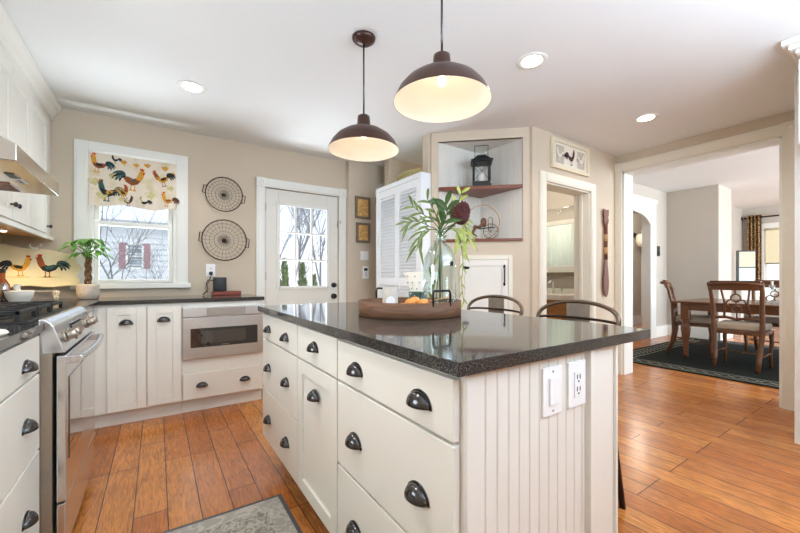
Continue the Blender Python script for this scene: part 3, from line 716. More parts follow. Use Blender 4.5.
# ================================================================== WIRE BASKETS ON WALL
def wire_basket(label, x, z, r, tilt):
    t = thing('wire_basket', label, 'wall decor', (x, YW, z), 0, 'round wire baskets on the wall')
    mb = MB()
    def ring(rr, y, th=.0016): mb.tube([(rr*cos(2*pi*k/40), y, rr*sin(2*pi*k/40)) for k in range(40)], th, 5, closed=True)
    ring(r, -.045, .004); ring(r*.97, -.035); 
    for q, y in ((.84, -.012), (.66, -.008), (.45, -.006), (.28, -.006), (.2, -.006)): ring(r*q, y, .0012)
    for k in range(26):
        a = 2*pi*k/26; mb.tube([(r*q*cos(a), y, r*q*sin(a)) for q, y in ((.1, -.006), (.45, -.006), (.84, -.010), (.95, -.02), (1, -.045))], .0010, 4)
    mb.lathe([(0, -.012), (r*.1, -.010), (r*.11, -.004), (0, -.003)], (0, 0, 0), 16, 0, 'y')
    mb.build('mesh_disc', 'stooldark', t)
    for s in (-1, 1):
        a = tilt; h_ = r*.22; mb = MB(); c, s_ = cos(a), sin(a)
        pts = [(s*r*.98, -.045, -h_), (s*(r+.022), -.05, -h_), (s*(r+.022), -.05, h_), (s*r*.98, -.045, h_)]
        pts = [(x_*c-z_*s_, y_, x_*s_+z_*c) for x_, y_, z_ in pts]
        mb.tube(pts, .004, 6).build('handle', 'stooldark', t)
wire_basket('round brown wire basket hung beside the window, upper and smaller of the pair', .545, 1.888, .165, -.18)
wire_basket('round brown wire basket hung above the wall outlet, lower and larger of the pair', .548, 1.443, .198, -.1)

# ================================================================== OUTLET, SPEAKER, BLOCK
plate('power_outlet', 'white wall outlet with a black plug beneath the wire baskets', (.43, YW, 1.15), 0, 'outlet', 'outlet')
o = MB().box(-.12, .125, -.05, .05, 0, .038).build('wooden_box', 'redwood', None, .005, loc=(.545, 3.78, .914)); tag(o, 'low red-brown wooden box on the granite below the outlet', 'box')
cm = thing('speaker', 'small charcoal cylinder speaker standing on the red wooden box', 'speaker', (.49, 3.775, .952))
MB().lathe([(0, 0), (.052, 0), (.058, .006), (.058, .122), (.054, .13), (0, .13)], seg=28).build('body', 'speaker', cm)
MB().tube([(-.055, -.01, .10), (-.10, -.01, .105), (-.115, -.01, .07), (-.10, -.01, .02), (-.12, .0, -.01), (-.14, .02, -.030)], .005, 6).build('cable', 'cord', cm)
o = MB().box(-.014, .014, -.03, 0, -.015, .015).tube([(0, -.03, 0), (0, -.04, -.02), (-.02, -.03, -.08), (-.05, -.04, -.14), (-.03, -.06, -.185)], .0035, 6).build('power_plug', 'cord', loc=(.43, YW-.0085, 1.12)); tag(o, 'black plug and dangling cord in the wall outlet', 'plug')

# ================================================================== PLANT
pl = thing('potted_plant', 'small braided money tree in a stone coloured pot beside the window', 'plant', (-.44, 3.66, .914))
MB().lathe([(0, 0), (.052, 0), (.064, .008), (.069, .05), (.070, .10), (.066, .115), (.060, .115), (.060, .10), (0, .098)], seg=32).build('pot', 'pot', pl)
mb = MB()
for k in range(3):
    mb.tube([(.016*cos(2*pi*k/3+t*7)*(1-.2*t), .016*sin(2*pi*k/3+t*7)*(1-.2*t), .095+t*.22) for t in [i/14 for i in range(15)]], .0095, 7)
mb.build('trunk', 'trunk', pl)
def leaf(mb, base, d, ln, w, droop=.3, m=0, up=Vector((0, 0, 1)), n=6):
    d = Vector(d).normalized(); side = d.cross(up)
    if side.length < .1: side = d.cross(Vector((1, 0, 0)))
    side.normalize(); prev = None; base = Vector(base)
    for i in range(n+1):
        t = i/n; c = base+d*(ln*t)+Vector((0, 0, -droop*ln*t*t)); ww = w*sin(pi*min(1, t*.92+.06))**.8
        nrm = side.cross(d)*(.12*w)
        row = [mb.bm.verts.new(c-side*ww/2+nrm), mb.bm.verts.new(c), mb.bm.verts.new(c+side*ww/2+nrm)]
        if prev:
            for q in (0, 1):
                f = mb.bm.faces.new([prev[q], prev[q+1], row[q+1], row[q]]); f.material_index = m; f.smooth = True
        prev = row
mb = MB(); st = MB(); random.seed(3)
for k in range(9):
    a = 2*pi*k/9+.3; rr = random.uniform(.05, .10); z = .33+random.uniform(.02, .13)
    tip = Vector((rr*cos(a), rr*sin(a)*.8, z)); st.tube([(0, 0, .30), tip*.5+Vector((0, 0, .17)), tip], .0022, 5)
    for j in range(6):
        b = 2*pi*j/6+a; leaf(mb, tip, (cos(b), sin(b), .1), random.uniform(.075, .115), .036, .55)
st.build('stems', 'leafdk', pl)
mb.build('leaves', 'leaf', pl)

# ================================================================== PLAQUE + EASEL, BOWL, BOTTLES, BOARD
pq = thing('rooster_plaque', 'scalloped tin tray painted with two facing roosters standing in the corner', 'tray', (-.76, 3.80, 1.0), R(6))
mb = MB(); out = []
wv = lambda t: .006*sin(t*26)
for k in range(24): x = -.23+.46*k/23; out.append((x, .30+wv(x)-.03*(x/.23)))
for k in range(8): z = .27-.21*k/7; out.append((.235+.018*sin(z*50)-.03*(k/7)*0+.02*(1-z/.3), z))
for k in range(24): x = .25-.48*k/23; out.append((x, .012+wv(x+.1)))
mb.prism(out, -.004, .004, 'y')
PP = lambda x, z, l: (x, -.0045-.0007*l, z)
rooster(mb, PP, -.09, .165, .17, 1, (2, 2, 5, 4, 5)); rooster(mb, PP, .075, .165, .19, -1, (5, 1, 5, 4, 3))
for x in (-.09, .075):
    pts = [(x+.07*cos(a), .083+.008*sin(a)) for a in [2*pi*k/12 for k in range(12)]]
    for a, b in zip(pts, pts[1:]+pts[:1]): mb.face([PP(x, .083, 0), PP(a[0], a[1], 0), PP(b[0], b[1], 0)], 6)
mb.build('painted_tin', ['plaque', 'rust', 'gold', 'teal', 'red', 'ink', 'sage', 'plum'], pq).rotation_euler = (R(-8), 0, 0)
es = thing('easel', 'cream scrolled iron easel with a bird finial holding the rooster tray', 'easel', (-.76, 3.78, .914), R(6))
mb = MB()
def scroll(mb, cx, cz, r, s=1, y=-.03):
    mb.tube([(cx+s*r*(1-t*.6)*cos(t*9), y, cz+r*(1-t*.6)*sin(t*9)) for t in [i/20 for i in range(21)]], .0035, 6)
for x in (-.12, .12):
    scroll(mb, x, .045, .022, 1); scroll(mb, x, .012, .014, -1); mb.tube([(x, -.03, .02), (x, -.03, .062), (x, .03, .062)], .0035, 6); mb.tube([(x, .06, .004), (x*.6, .05, .2), (0, .055, .36)], .0035, 6)
mb.tube([(-.12, .03, .062), (.12, .03, .062)], .0035, 6); mb.build('frame', 'iron_w', es)
mb = MB(); mb.ball((0, .055, .385), .014, (1.5, .5, 1)); mb.tube([(-.015, .055, .385), (-.035, .055, .40), (-.03, .055, .42)], [.01, .008, .004]); mb.tube([(.015, .055, .39), (.028, .055, .41), (.03, .055, .42), (.038, .055, .418)], [.009, .007, .008, .002]); mb.tube([(0, .055, .352), (0, .055, .38)], .004)
mb.build('bird_finial', 'iron_w', es)
bw = thing('mortar_bowl', 'white stoneware bowl on the worktop behind the range', 'bowl', (-.69, 3.10, .914))
MB().lathe([(0, .004), (.035, .0), (.038, .01), (.058, .045), (.066, .085), (.061, .087), (.054, .048), (.03, .02), (0, .016)], seg=28).build('bowl', 'bowl', bw)
MB().tube([(.0, 0, .03), (-.01, .01, .08), (-.015, .015, .125)], [.02, .014, .016], 12).build('pestle', 'bowl', bw)
ob = thing('oil_bottle', 'amber bottle at the left frame edge beside the white bowl', 'bottle', (-.79, 3.22, .914))
MB().lathe([(0, 0), (.03, 0), (.032, .006), (.032, .12), (.012, .16), (.012, .20), (0, .20)], seg=20).build('glass_body', 'amber', ob)
MB().lathe([(.014, .195), (.014, .22), (0, .22)], seg=16).build('cap', 'blackpl', ob)
pm = thing('pepper_mill', 'slim clear and dark pepper mill between the amber bottle and the bowl', 'mill', (-.765, 3.14, .914))
MB().lathe([(0, 0), (.018, 0), (.018, .045), (.014, .05), (.014, .09), (0, .09)], seg=16).build('glass_body', 'dglass', pm)
MB().lathe([(.018, .09), (.018, .12), (.008, .135), (0, .135)], seg=16).build('cap', 'chrome', pm)
cb = thing('trivet', 'orange and brown patterned trivet on the near left worktop', 'trivet', (-.462, 1.50, .914))
mb = MB(); mb.lathe([(0, 0), (.10, 0), (.105, .006), (.10, .012), (0, .012)], seg=32); mb.build('disc', 'artcream', cb)
mb = MB()
for k in range(26):
    a, q = random.uniform(0, 2*pi), random.uniform(0, .085); mb.ball((q*cos(a), q*sin(a), .012), random.uniform(.007, .014), (1, 1, .25), random.choice((0, 1, 2)), 8)
mb.build('floral_top', ['orange', 'gold', 'rust'], cb)

# ================================================================== HALL WALL ITEMS
def small_picture(label, x, z, w, h):
    t = thing('picture_frame', label, 'picture', (x, 3.84, z), 0, 'small ochre pictures on the hall wall')
    mb = MB(); b = .028
    for a, c, d, e in ((-w/2, -w/2+b, -h/2, h/2), (w/2-b, w/2, -h/2, h/2), (-w/2+b, w/2-b, -h/2, -h/2+b), (-w/2+b, w/2-b, h/2-b, h/2)): mb.box(a, c, -.025, -.002, d, e)
    mb.build('frame', 'picframe', t, .004); box('print', 'art', -w/2+b, w/2-b, -.012, -.004, -h/2+b, h/2-b, parent=t)
    MB().tube([(-.03, -.006, h/2-.01), (0, -.004, h/2+.05), (.03, -.006, h/2-.01)], .0018, 5).build('hanging_wire', 'picframe', t)
small_picture('small square ochre picture in a grey brown frame, upper of two on the hall wall', 2.025, 1.905, .20, .26)
small_picture('small square ochre picture in a grey brown frame, lower of two on the hall wall', 2.03, 1.61, .185, .235)
plate('light_switch', 'white double toggle switch plate under the small hall pictures', (2.053, 3.84, 1.34), 0, 'toggle', 'switch').scale = (1.35, 1, .9)
th = thing('thermostat', 'white remote-like thermostat below the double switch plate', 'thermostat', (2.065, 3.84, 1.14))
box('case', 'white', -.04, .04, -.02, -.001, -.075, .075, parent=th, bevel=.006); box('display', 'blackpl', -.025, .02, -.022, -.02, .02, .05, parent=th)
mb = MB()
for z in (-.01, -.035): mb.box(-.006, .006, -.023, -.02, z-.006, z+.006)
mb.build('buttons', 'picframe', th)
hk = thing('coat_hook', 'dark coat hook on the hall wall beside the louvred closet', 'hook', (2.225, 3.84, 2.02))
box('plate', 'black', -.02, .02, -.008, -.001, -.05, .05, parent=hk, bevel=.002)
mb = MB(); mb.tube([(0, -.006, .02), (0, -.05, .03), (0, -.07, .055)], .007, 8); mb.tube([(0, -.006, -.02), (0, -.035, -.035), (0, -.05, -.015)], .006, 8); mb.build('prongs', 'black', hk)
gm = MB(); gm.tube([(0, -.04, .0), (.0, -.045, -.08), (.01, -.05, -.2), (.02, -.05, -.30)], [.03, .05, .055, .03], 12, flat=.6).build('hanging_cloth', 'garment', None, loc=(2.235, 3.84, 1.61))
tag(bpy.data.objects['hanging_cloth'], 'dark grey cloth hanging on the hall wall beside the louvred closet', 'cloth')

# ================================================================== LOUVRED CLOSET
lc = thing('louvred_closet', 'white closet with louvred bifold doors between the hall and the corner niche', 'closet', (2.03, 2.69, 0))
LH = 2.06; LW = .828
mb = MB(); mb.box(.0205, .115, 0, .02, 0, LH); mb.box(.0, .15, LW-.02, LW, 0, LH); mb.box(.0, .6, .05, LW, LH-.02, LH-.0); mb.box(-.002, .02, 0, .045, 0, LH); mb.box(-.002, .02, LW-.045, LW, 0, LH); mb.box(-.002, .02, .045, LW-.045, LH-.045, LH)
mb.build('case', 'louvre', lc, .002)
pw = (LW-.09)/2
for k in range(2):
    a = .047+k*pw; b = a+pw-.004; s = .04; mb = MB()
    mb.box(.004, .03, a, a+s, .02, LH-.05); mb.box(.004, .03, b-s, b, .02, LH-.05)
    mb.box(.004, .03, a+s, b-s, .02, .12); mb.box(.004, .03, a+s, b-s, LH-.12, LH-.05); mb.box(.004, .03, a+s, b-s, 1.0, 1.07)
    for z0_, z1_ in ((.12, 1.0), (1.07, LH-.12)):
        n = int((z1_-z0_)/.034)
        for i in range(n):
            z = z0_+(z1_-z0_)*(i+.5)/n
            mb.prism([(.006, z-.018), (.010, z-.020), (.030, z+.010), (.026, z+.014)], a+s, b-s, 'y')
    mb.box(.031, .036, a+s, b-s, .12, LH-.12)
    o = mb.build('louvred_door', 'louvre', lc)
    if k == 0: MB().lathe([(0, -.02), (.012, -.018), (.008, 0)], (.004, b-.02, 1.0), 12, 0, 'x').build('knob', 'white', o)
o = MB(); o.box(0, .30, 0, .42, 0, .10)
bk = thing('straw_basket', 'woven straw basket lying on top of the louvred closet', 'basket', (2.12, 2.83, LH))
mb = MB(); mb.lathe([(0, .003), (.11, .0), (.14, .03), (.15, .09), (.145, .105), (.135, .10), (.13, .035), (0, .02)], seg=32)
mb.xf(Matrix.Translation(Vector((.13, .27, 0))) @ Matrix.Diagonal(Vector((.8, 1.7, 1, 1)))); mb.build('weave', 'basket', bk)
bmx = MB(); 
for z, r_ in ((.03, .145), (.05, .15), (.07, .152), (.09, .154), (.105, .142)):
    bmx.tube([(.13+.8*r_*cos(2*pi*k/36), .27+1.7*r_*sin(2*pi*k/36), z+.005*(k % 2)) for k in range(36)], .009, 6, closed=True)
bmx.build('braided_rim', 'basket', bk)
o = MB().prism([(0, 0), (.24, 0), (.20, .09)], -.004, .004, 'x').build('paper_card', 'label', None, loc=(2.50, 2.9, LH)); tag(o, 'white folded card standing behind the straw basket', 'card')
o = MB().lathe([(0, -.004), (.09, -.004), (.12, -.016), (.125, -.016), (.092, 0), (0, 0)], (0, 0, .125), 30, 0, 'y').build('round_plate', 'bowl', None, loc=(2.31, 3.835, 1.98)); tag(o, 'pale round plate hung on the wall above the closet, beside the post', 'plate')

# ================================================================== NICHE ITEMS
def dl(x, y=0, z=0):    # diagonal local -> world
    return (A.x+x*cos(ang)-y*sin(ang), A.y+x*sin(ang)+y*cos(ang), z)
for nm, lb, z0_, z1_, a_, in (('corner_shelf', 'dark wood triangular shelf holding the lantern in the corner niche', 1.893, 1.927, 0), ('corner_shelf', 'dark wood triangular ledge at the foot of the corner niche', 1.412, 1.436, 1)):
    mb = MB(); p = [dl(.068, -.004 if not a_ else -.022), dl(.826, -.004 if not a_ else -.022)]
    mb.prism([(p[0][0], p[0][1]), (p[1][0], p[1][1]), (2.763, 2.655 if a_ else 2.652)], z0_, z1_, 'z')
    tag(mb.build(nm, 'shelfwood', None, .003), lb, 'shelf')
lx, ly, _ = dl(.468, .10); ln = thing('lantern', 'dark metal candle lantern with crossed wires on the upper corner shelf', 'lantern', (lx, ly, 1.927), ang)
sc = .078
mb = MB(); mb.prism([(-sc, -sc), (sc, -sc), (sc, sc), (-sc, sc)], 0, .022, 'z'); mb.box(-sc*.88, sc*.88, -sc*.88, sc*.88, .022, .045)
for x in (-1, 1):
    for y in (-1, 1): mb.box(x*sc*.86-.007, x*sc*.86+.007, y*sc*.86-.007, y*sc*.86+.007, .045, .215)
mb.box(-sc, sc, -sc, sc, .205, .222); mb.build('frame', 'black', ln, .001)
mb = MB(); lo_, hi_ = [(-.084, -.084), (.084, -.084), (.084, .084), (-.084, .084)], [(-.046, -.046), (.046, -.046), (.046, .046), (-.046, .046)]
mb.box(-.092, .092, -.092, .092, .212, .224)
for i in range(4):
    j = (i+1) % 4; mb.face([(*lo_[i], .222), (*lo_[j], .222), (*hi_[j], .258), (*hi_[i], .258)])
mb.face([(*p, .258) for p in hi_]); mb.face([(*p, .222) for p in lo_]); mb.box(-.04, .04, -.04, .04, .258, .272); mb.build('roof', 'black', ln)
mb = MB(); mb.tube([(-.055, 0, .265), (-.058, 0, .36), (.058, 0, .36), (.055, 0, .265)], .0035, 6); mb.build('handle', 'black', ln)
mb = MB()
for y in (-1, 1):
    mb.tube([(-sc*.86, y*sc*.9, .05), (sc*.86, y*sc*.9, .205)], .0018, 4); mb.tube([(sc*.86, y*sc*.9, .05), (-sc*.86, y*sc*.9, .205)], .0018, 4)
mb.build('cross_wires', 'black', ln)
mb = MB(); q = sc*.84
for a, b, c, d in ((-q, q, -q, -q+.001), (-q, q, q-.001, q), (-q, -q+.001, -q, q), (q-.001, q, -q, q)): mb.box(a, b, c, d, .046, .204)
mb.build('glass_panes', 'pane', ln)
MB().lathe([(0, .046), (.035, .046), (.035, .13), (0, .13)], seg=20).build('candle', 'bowl', ln)
ln.scale = (1.08, 1.08, 1.12)
bx, by, _ = dl(.475, .06); bc = thing('wire_sculpture', 'wire bird and wheel ornament inside a thin ring on the niche ledge', 'ornament', (bx, by, 1.436), ang)
MB().tube([(.0+.160*cos(2*pi*k/40), .03, .166+.160*sin(2*pi*k/40)) for k in range(40)], .005, 6, closed=True).build('outer_ring', 'paddlelight', bc)
mb = MB(); mb.tube([(.075+.068*cos(2*pi*k/30), -.01, .075+.068*sin(2*pi*k/30)) for k in range(30)], .003, 6, closed=True)
for k in range(8): mb.tube([(.075, -.01, .075), (.075+.066*cos(pi*k/4), -.01, .075+.066*sin(pi*k/4))], .0012, 4)
mb.tube([(.055, -.01, .075), (.05, -.01, .19), (.07, -.01, .21), (.09, -.01, .19), (.09, -.01, .12)], .003, 6); mb.tube([(-.09, 0, .12), (-.02, 0, .10), (.11, 0, .115)], .005, 6)
mb.build('wheel', 'stooldark', bc)
mb = MB(); mb.ball((.01, 0, .16), .03, (1, .7, 1.5), 0, 14); mb.tube([(-.06, 0, .13), (-.09, 0, .06), (-.05, 0, .03)], [.02, .012, .006], 8); mb.tube([(.0, 0, .14), (-.03, 0, .115), (-.08, 0, .12)], [.02, .016, .01], 8); mb.build('bird', 'chairwood', bc)
# niche cupboard
cc = thing('corner_cupboard', 'cream cupboard door with black hardware below the corner niche', 'cupboard', (A.x, A.y, 0), ang)
mb = MB()
for a, b, c, d in ((.267, .305, .24, 1.285), (.70, .738, .24, 1.285), (.305, .70, 1.245, 1.285), (.305, .70, .24, .28)): mb.box(a, b, -.018, -.001, c, d)
mb.build('frame', 'ctrim', cc, .003)
mb = MB(); a, b, c, d, s = .308, .697, .284, 1.242, .055
mb.box(a, a+s, -.012, .006, c, d); mb.box(b-s, b, -.012, .006, c, d); mb.box(a+s, b-s, -.012, .006, c, c+s); mb.box(a+s, b-s, -.012, .006, d-s, d); mb.box(a+s, b-s, -.004, .006, c+s, d-s)
cd = mb.build('door', 'cab', cc, .002)
mb = MB(); mb.tube([(.665, -.014, 1.03), (.665, -.035, 1.045), (.665, -.038, 1.10), (.665, -.035, 1.155), (.665, -.014, 1.17)], .006, 8); mb.ball((.665, -.014, 1.02), .011, (1, .4, 1.6)); mb.ball((.665, -.014, 1.18), .011, (1, .4, 1.6)); mb.build('pull', 'black', cd)
for z in (1.17, .40):
    mb = MB(); mb.box(.290, .325, -.022, -.018, z-.014, z+.014); mb.ball((.335, -.02, z), .012, (1.6, .3, 1)); mb.build('hinge', 'black', cd)

# ================================================================== ROOSTER PICTURE, PADDLE
rp = thing('rooster_picture', 'cream framed picture of three chickens hung above the bathroom doorway', 'picture', (3.38, 2.055, 2.256))
w, h_ = .63, .285; mb = MB(); b = .035
for a, c, d, e in ((-w/2, -w/2+b, -h_/2, h_/2), (w/2-b, w/2, -h_/2, h_/2), (-w/2+b, w/2-b, -h_/2, -h_/2+b), (-w/2+b, w/2-b, h_/2-b, h_/2)): mb.box(a, c, -.03, -.001, d, e)
mb.build('frame', 'piccream', rp, .004)
mb = MB(); mb.box(-w/2+b, w/2-b, -.014, -.002, -h_/2+b, h_/2-b)
Q = lambda x, z, l: (x, -.0146-.0006*l, z)
for x in (-.18, .18): mb.box(x-.065, x+.065, -.0145, -.014, -.085, .085, 4)
rooster(mb, Q, 0, .0, .17, 1, (1, 1, 1, 2, 1)); rooster(mb, Q, -.18, 0, .13, -1, (3, 3, 3, 3, 0)); rooster(mb, Q, .18, 0, .13, 1, (3, 3, 3, 3, 0))
mb.build('print', ['artcream', 'plum', 'rust', 'artcream', 'pot'], rp)
pd = thing('carved_paddle', 'long carved brown wooden paddle hung between the bathroom doorway and the wide opening', 'wall decor', (4.03, 2.055, 0))
def flatblob(prof, y0=-.03, t=.012):
    mb = MB(); L_ = [(-w_, z) for w_, z in prof]; R_ = [(w_, z) for w_, z in prof[::-1]]
    mb.prism(L_+R_, y0, y0+t, 'y'); return mb
flatblob([(.008, .87), (.035, .90), (.05, .96), (.055, 1.03), (.045, 1.12), (.03, 1.22), (.022, 1.28)]).build('blade', 'paddle', pd, .004)
MB().tube([(0, -.022, 1.27), (0, -.022, 1.68)], .02, 12, flat=.7).build('shaft', 'paddle', pd)
for z in (1.33, 1.47): MB().tube([(0, -.022, z), (0, -.022, z+.075)], .023, 12, flat=.7).build('pale_band', 'paddlelight', pd)
flatblob([(.02, 1.64), (.045, 1.67), (.05, 1.71), (.036, 1.73), (.05, 1.75), (.052, 1.80), (.045, 1.82), (.02, 1.81)]).build('carved_head', 'paddle', pd, .004)

# ================================================================== BATHROOM
vn = thing('bathroom_vanity', 'oak vanity with bowed front and white sink top in the bathroom', 'vanity', (4.61, 2.95, 0), 0)
def bow(y, b): return -.46-b*max(0, cos((y)/.40*pi/2))**.7
mb = MB(); pts = [(0, -.38), (0, .38)]+[(bow(y, .06)+.03, y) for y in [.38-.76*k/16 for k in range(17)]]
mb.prism(pts, .08, .80, 'z'); mb.build('body', 'vanwood', vn, .003)
for y in (-.19, .19):
    mb = MB(); mb.box(-.52, -.5, y-.16, y+.16, .15, .60); mb.box(-.525, -.52, y-.12, y+.12, .19, .56); o = mb.build('door', 'vanwood', vn, .003)
    MB().ball((-.535, y+(.13 if y < 0 else -.13), .52), .012).build('knob', 'chrome', o)
mb = MB(); pts = [(0, -.42), (0, .42)]+[(bow(y, .10), y) for y in [.42-.84*k/16 for k in range(17)]]
mb.prism(pts, .80, .865, 'z'); mb.lathe([(.17, .866), (.165, .87), (.16, .868)], (-.27, 0, 0), 28); mb.box(-.02, 0, -.42, .42, .865, .93); mb.build('sink_top', 'bowl', vn, .008, 3)
fc = thing('bathroom_faucet', 'chrome widespread faucet with two handles on the white bathroom sink', 'faucet', (4.47, 2.95, .865))
MB().tube([(0, 0, 0), (0, 0, .13), (-.02, 0, .165), (-.06, 0, .17), (-.10, 0, .14)], [.014, .011, .010, .009, .010], 10).build('spout', 'chrome', fc)
for y in (-.12, .12):
    mb = MB(); mb.tube([(0, y, 0), (0, y, .06)], [.016, .009], 10); mb.tube([(-.03, y, .065), (.03, y, .065)], .005, 6); mb.build('handle', 'chrome', fc)
mr = thing('bathroom_mirror', 'white framed mirror with a shelf above the bathroom vanity', 'mirror', (4.618, 2.95, 0))
mb = MB()
for a, b, c, d in ((-.36, -.30, 1.14, 1.86), (.30, .36, 1.14, 1.86), (-.30, .30, 1.14, 1.24), (-.30, .30, 1.80, 1.86)): mb.box(-.03, -.002, a, b, c, d)
mb.build('frame', 'trim', mr, .003); box('glass', 'mirror', -.015, -.012, -.30, .30, 1.24, 1.80, parent=mr)
mb = MB(); mb.box(-.10, -.002, -.38, .38, 1.10, 1.13); mb.box(-.07, -.002, -.36, .36, 1.13, 1.15); mb.build('shelf', 'picframe', mr, .003)
mb = MB(); prev = None
for i in range(97):
    x = 1.25*i/96; y = .03*sin(i/96*2*pi*9); row = (mb.bm.verts.new((x, y, .05)), mb.bm.verts.new((x, y*.9, 2.02)))
    if prev: f = mb.bm.faces.new([prev[0], row[0], row[1], prev[1]]); f.smooth = True
    prev = row
tag(mb.build('shower_curtain', 'curtain_w', None, loc=(3.0, 3.45, .0), solid=.003), 'pale folded shower curtain in the bathroom, reflected in its mirror', 'curtain')
tr = MB(); tr.tube([(0, -.5, 0), (0, .5, 0)], .008, 8); tr.tube([(0, -.05, 0), (.0, -.05, -.06), (0, -.03, -.075), (0, -.01, -.06), (0, -.01, 0)], .005, 6)
for y in (-.45, .45): tr.tube([(0, y, 0), (.057, y, 0)], .008, 8)
tag(tr.build('towel_rail', 'chrome', None, loc=(4.56, 2.95, 2.02)), 'slim metal rail on the bathroom wall above the mirror', 'rail')

# ================================================================== TRAY AND CONTENTS
TX, TY, TZ = .953, 1.348, .914
ty = thing('round_tray', 'round rustic wooden tray with black handles on the island', 'tray', (TX, TY, TZ))
mb = MB(); mb.lathe([(0, .0), (.226, .0), (.231, .004), (.231, .064), (.219, .064), (.219, .012), (0, .012)], seg=56); mb.build('tray_body', 'traywood', ty)
for s in (-1, 1):
    MB().tube([(-.045, s*.224, .05), (-.045, s*.224, .10), (-.040, s*.224, .112), (.040, s*.224, .112), (.045, s*.224, .10), (.045, s*.224, .05)], .0048, 8).build('handle', 'black', ty)
VX, VY = 1.075, 1.28
vs = thing('glass_bottle_vase', 'large clear aqua glass bottle vase standing in the round tray', 'vase', (VX, VY, TZ+.012))
MB().lathe([(0, .004), (.06, .0), (.075, .01), (.078, .03), (.078, .20), (.072, .245), (.05, .29), (.028, .315), (.0225, .33), (.0225, .355), (.028, .362), (.027, .366), (.021, .362), (.020, .33), (.026, .312), (.047, .287), (.068, .243), (.0745, .20), (.0745, .03), (.068, .012), (0, .009)], seg=48).build('glass', 'vglass', vs)
box('mark', 'blackpl', -.008, .010, -.0788, -.0782, .205, .225, parent=vs)
# stems and leaves: things held by the vase
# camera-facing axis: right vector of the view at the vase
rv = Vector((.832, -.555, 0)); fv = Vector((.555, .832, 0))
def VPt(r_, z, f_=0): # relative to vase axis: r to the right, z above the counter
    v = rv*r_+fv*f_; return Vector((VX+v.x, VY+v.y, TZ+z))
fo = thing('greenery_bunch', 'olive and lime leafy stems arching out of the glass bottle vase', 'foliage', (VX, VY, TZ+.02))
off = Vector((VX, VY, TZ+.02))
stm = MB(); lv = MB(); random.seed(12)
def branch(path, n, ln, w, m, th=.002, spread=.5, droop=.3, r0=.25):
    pts = [VPt(*p)-off for p in path]
    # catmull-like resample
    res = []
    for i in range(len(pts)-1):
        p0 = pts[max(i-1, 0)]; p1 = pts[i]; p2 = pts[i+1]; p3 = pts[min(i+2, len(pts)-1)]
        for k in range(6):
            t = k/6; res.append(.5*((2*p1)+(-p0+p2)*t+(2*p0-5*p1+4*p2-p3)*t*t+(-p0+3*p1-3*p2+p3)*t**3))
    res.append(pts[-1]); stm.tube(res, th, 5)
    N = len(res)
    for k in range(n):
        i = int((r0+(1-r0)*k/max(1, n-1))*(N-1)); i = min(i, N-2)
        d = (res[min(i+1, N-1)]-res[max(i-1, 0)]).normalized(); s = (-1)**k
        sd = d.cross(fv).normalized()*s
        dd = d*.75+sd*spread+fv*random.uniform(-.35, .35)
        leaf(lv, res[i], dd, ln*random.uniform(.8, 1.1), w, droop, m, up=-fv)
    return res
neck = (0, .345, 0)
branch([(.0, .05, 0), neck, (-.03, .42, 0), (-.085, .455, -.02), (-.13, .49, -.03)], 8, .07, .012, 0, r0=.5)
branch([(.01, .05, 0), neck, (-.05, .40, 0), (-.12, .425, 0), (-.15, .415, 0)], 9, .072, .012, 0, r0=.5)
branch([(-.02, .05, 0), neck, (-.045, .385, .0), (-.085, .37, .0), (-.105, .31, 0)], 8, .075, .012, 0, r0=.5, droop=.5)
branch([(0, .06, .01), neck, (-.01, .42, 0), (-.03, .48, .01), (-.06, .53, .01)], 6, .07, .014, 0, r0=.5)
branch([(0, .06, .01), neck, (.02, .42, -.02), (.03, .47, -.02), (.02, .50, -.02)], 9, .10, .024, 1, r0=.42, spread=.6)
branch([(0, .06, .01), neck, (.05, .43, .0), (.075, .49, .0), (.10, .56, .0)], 8, .062, .014, 2, r0=.5, droop=.1)
branch([(0, .06, .01), neck, (.06, .41, .0), (.10, .43, .0), (.12, .38, 0), (.13, .33, 0)], 8, .065, .014, 2, r0=.45, droop=.4)
branch([(0, .06, .01), neck, (.05, .39, .0), (.08, .37, .0), (.09, .31, 0)], 7, .07, .014, 2, r0=.45, droop=.4)
branch([(-.03, .03, 0), (-.035, .15, 0), (-.02, .28, 0), neck, (0, .40, 0)], 9, .09, .014, 0, r0=.05, spread=.15)
branch([(0, .06, .01), neck, (.07, .37, -.03), (.095, .25, -.05), (.09, .14, -.05), (.10, .05, -.05)], 10, .03, .007, 2, th=.0014, r0=.45, droop=.2)
stm.build('stems', 'leafdk', fo); lv.build('leaves', ['leaf2', 'leafdk', 'leaf3'], fo)
pt = thing('protea_flower', 'dark burgundy protea bloom in the glass bottle vase', 'flower', (VX, VY, TZ+.02))
pr = VPt(.092, .452, -.02)-off
mb = MB(); mb.tube([(0, 0, .05), (0, 0, .33), pr+Vector((-.01, .008, -.03))], .0035, 6); mb.build('stem', 'leafdk', pt)
mb = MB(); ax = (rv*-.35+Vector((0, 0, .8))).normalized(); mb.ball(pr, .040, (1, 1, 1.25), 0, 14)
for k in range(120):
    y = 1-2*(k+.5)/120; rr = sqrt(1-y*y); a = k*2.4
    d = Vector((rr*cos(a), rr*sin(a), y*1.15)); b0 = pr+d*.038
    leaf(mb, b0, d*.5+ax*.9, .020, .011, 0, 0, n=3)
mb.build('bloom', 'protea', pt)
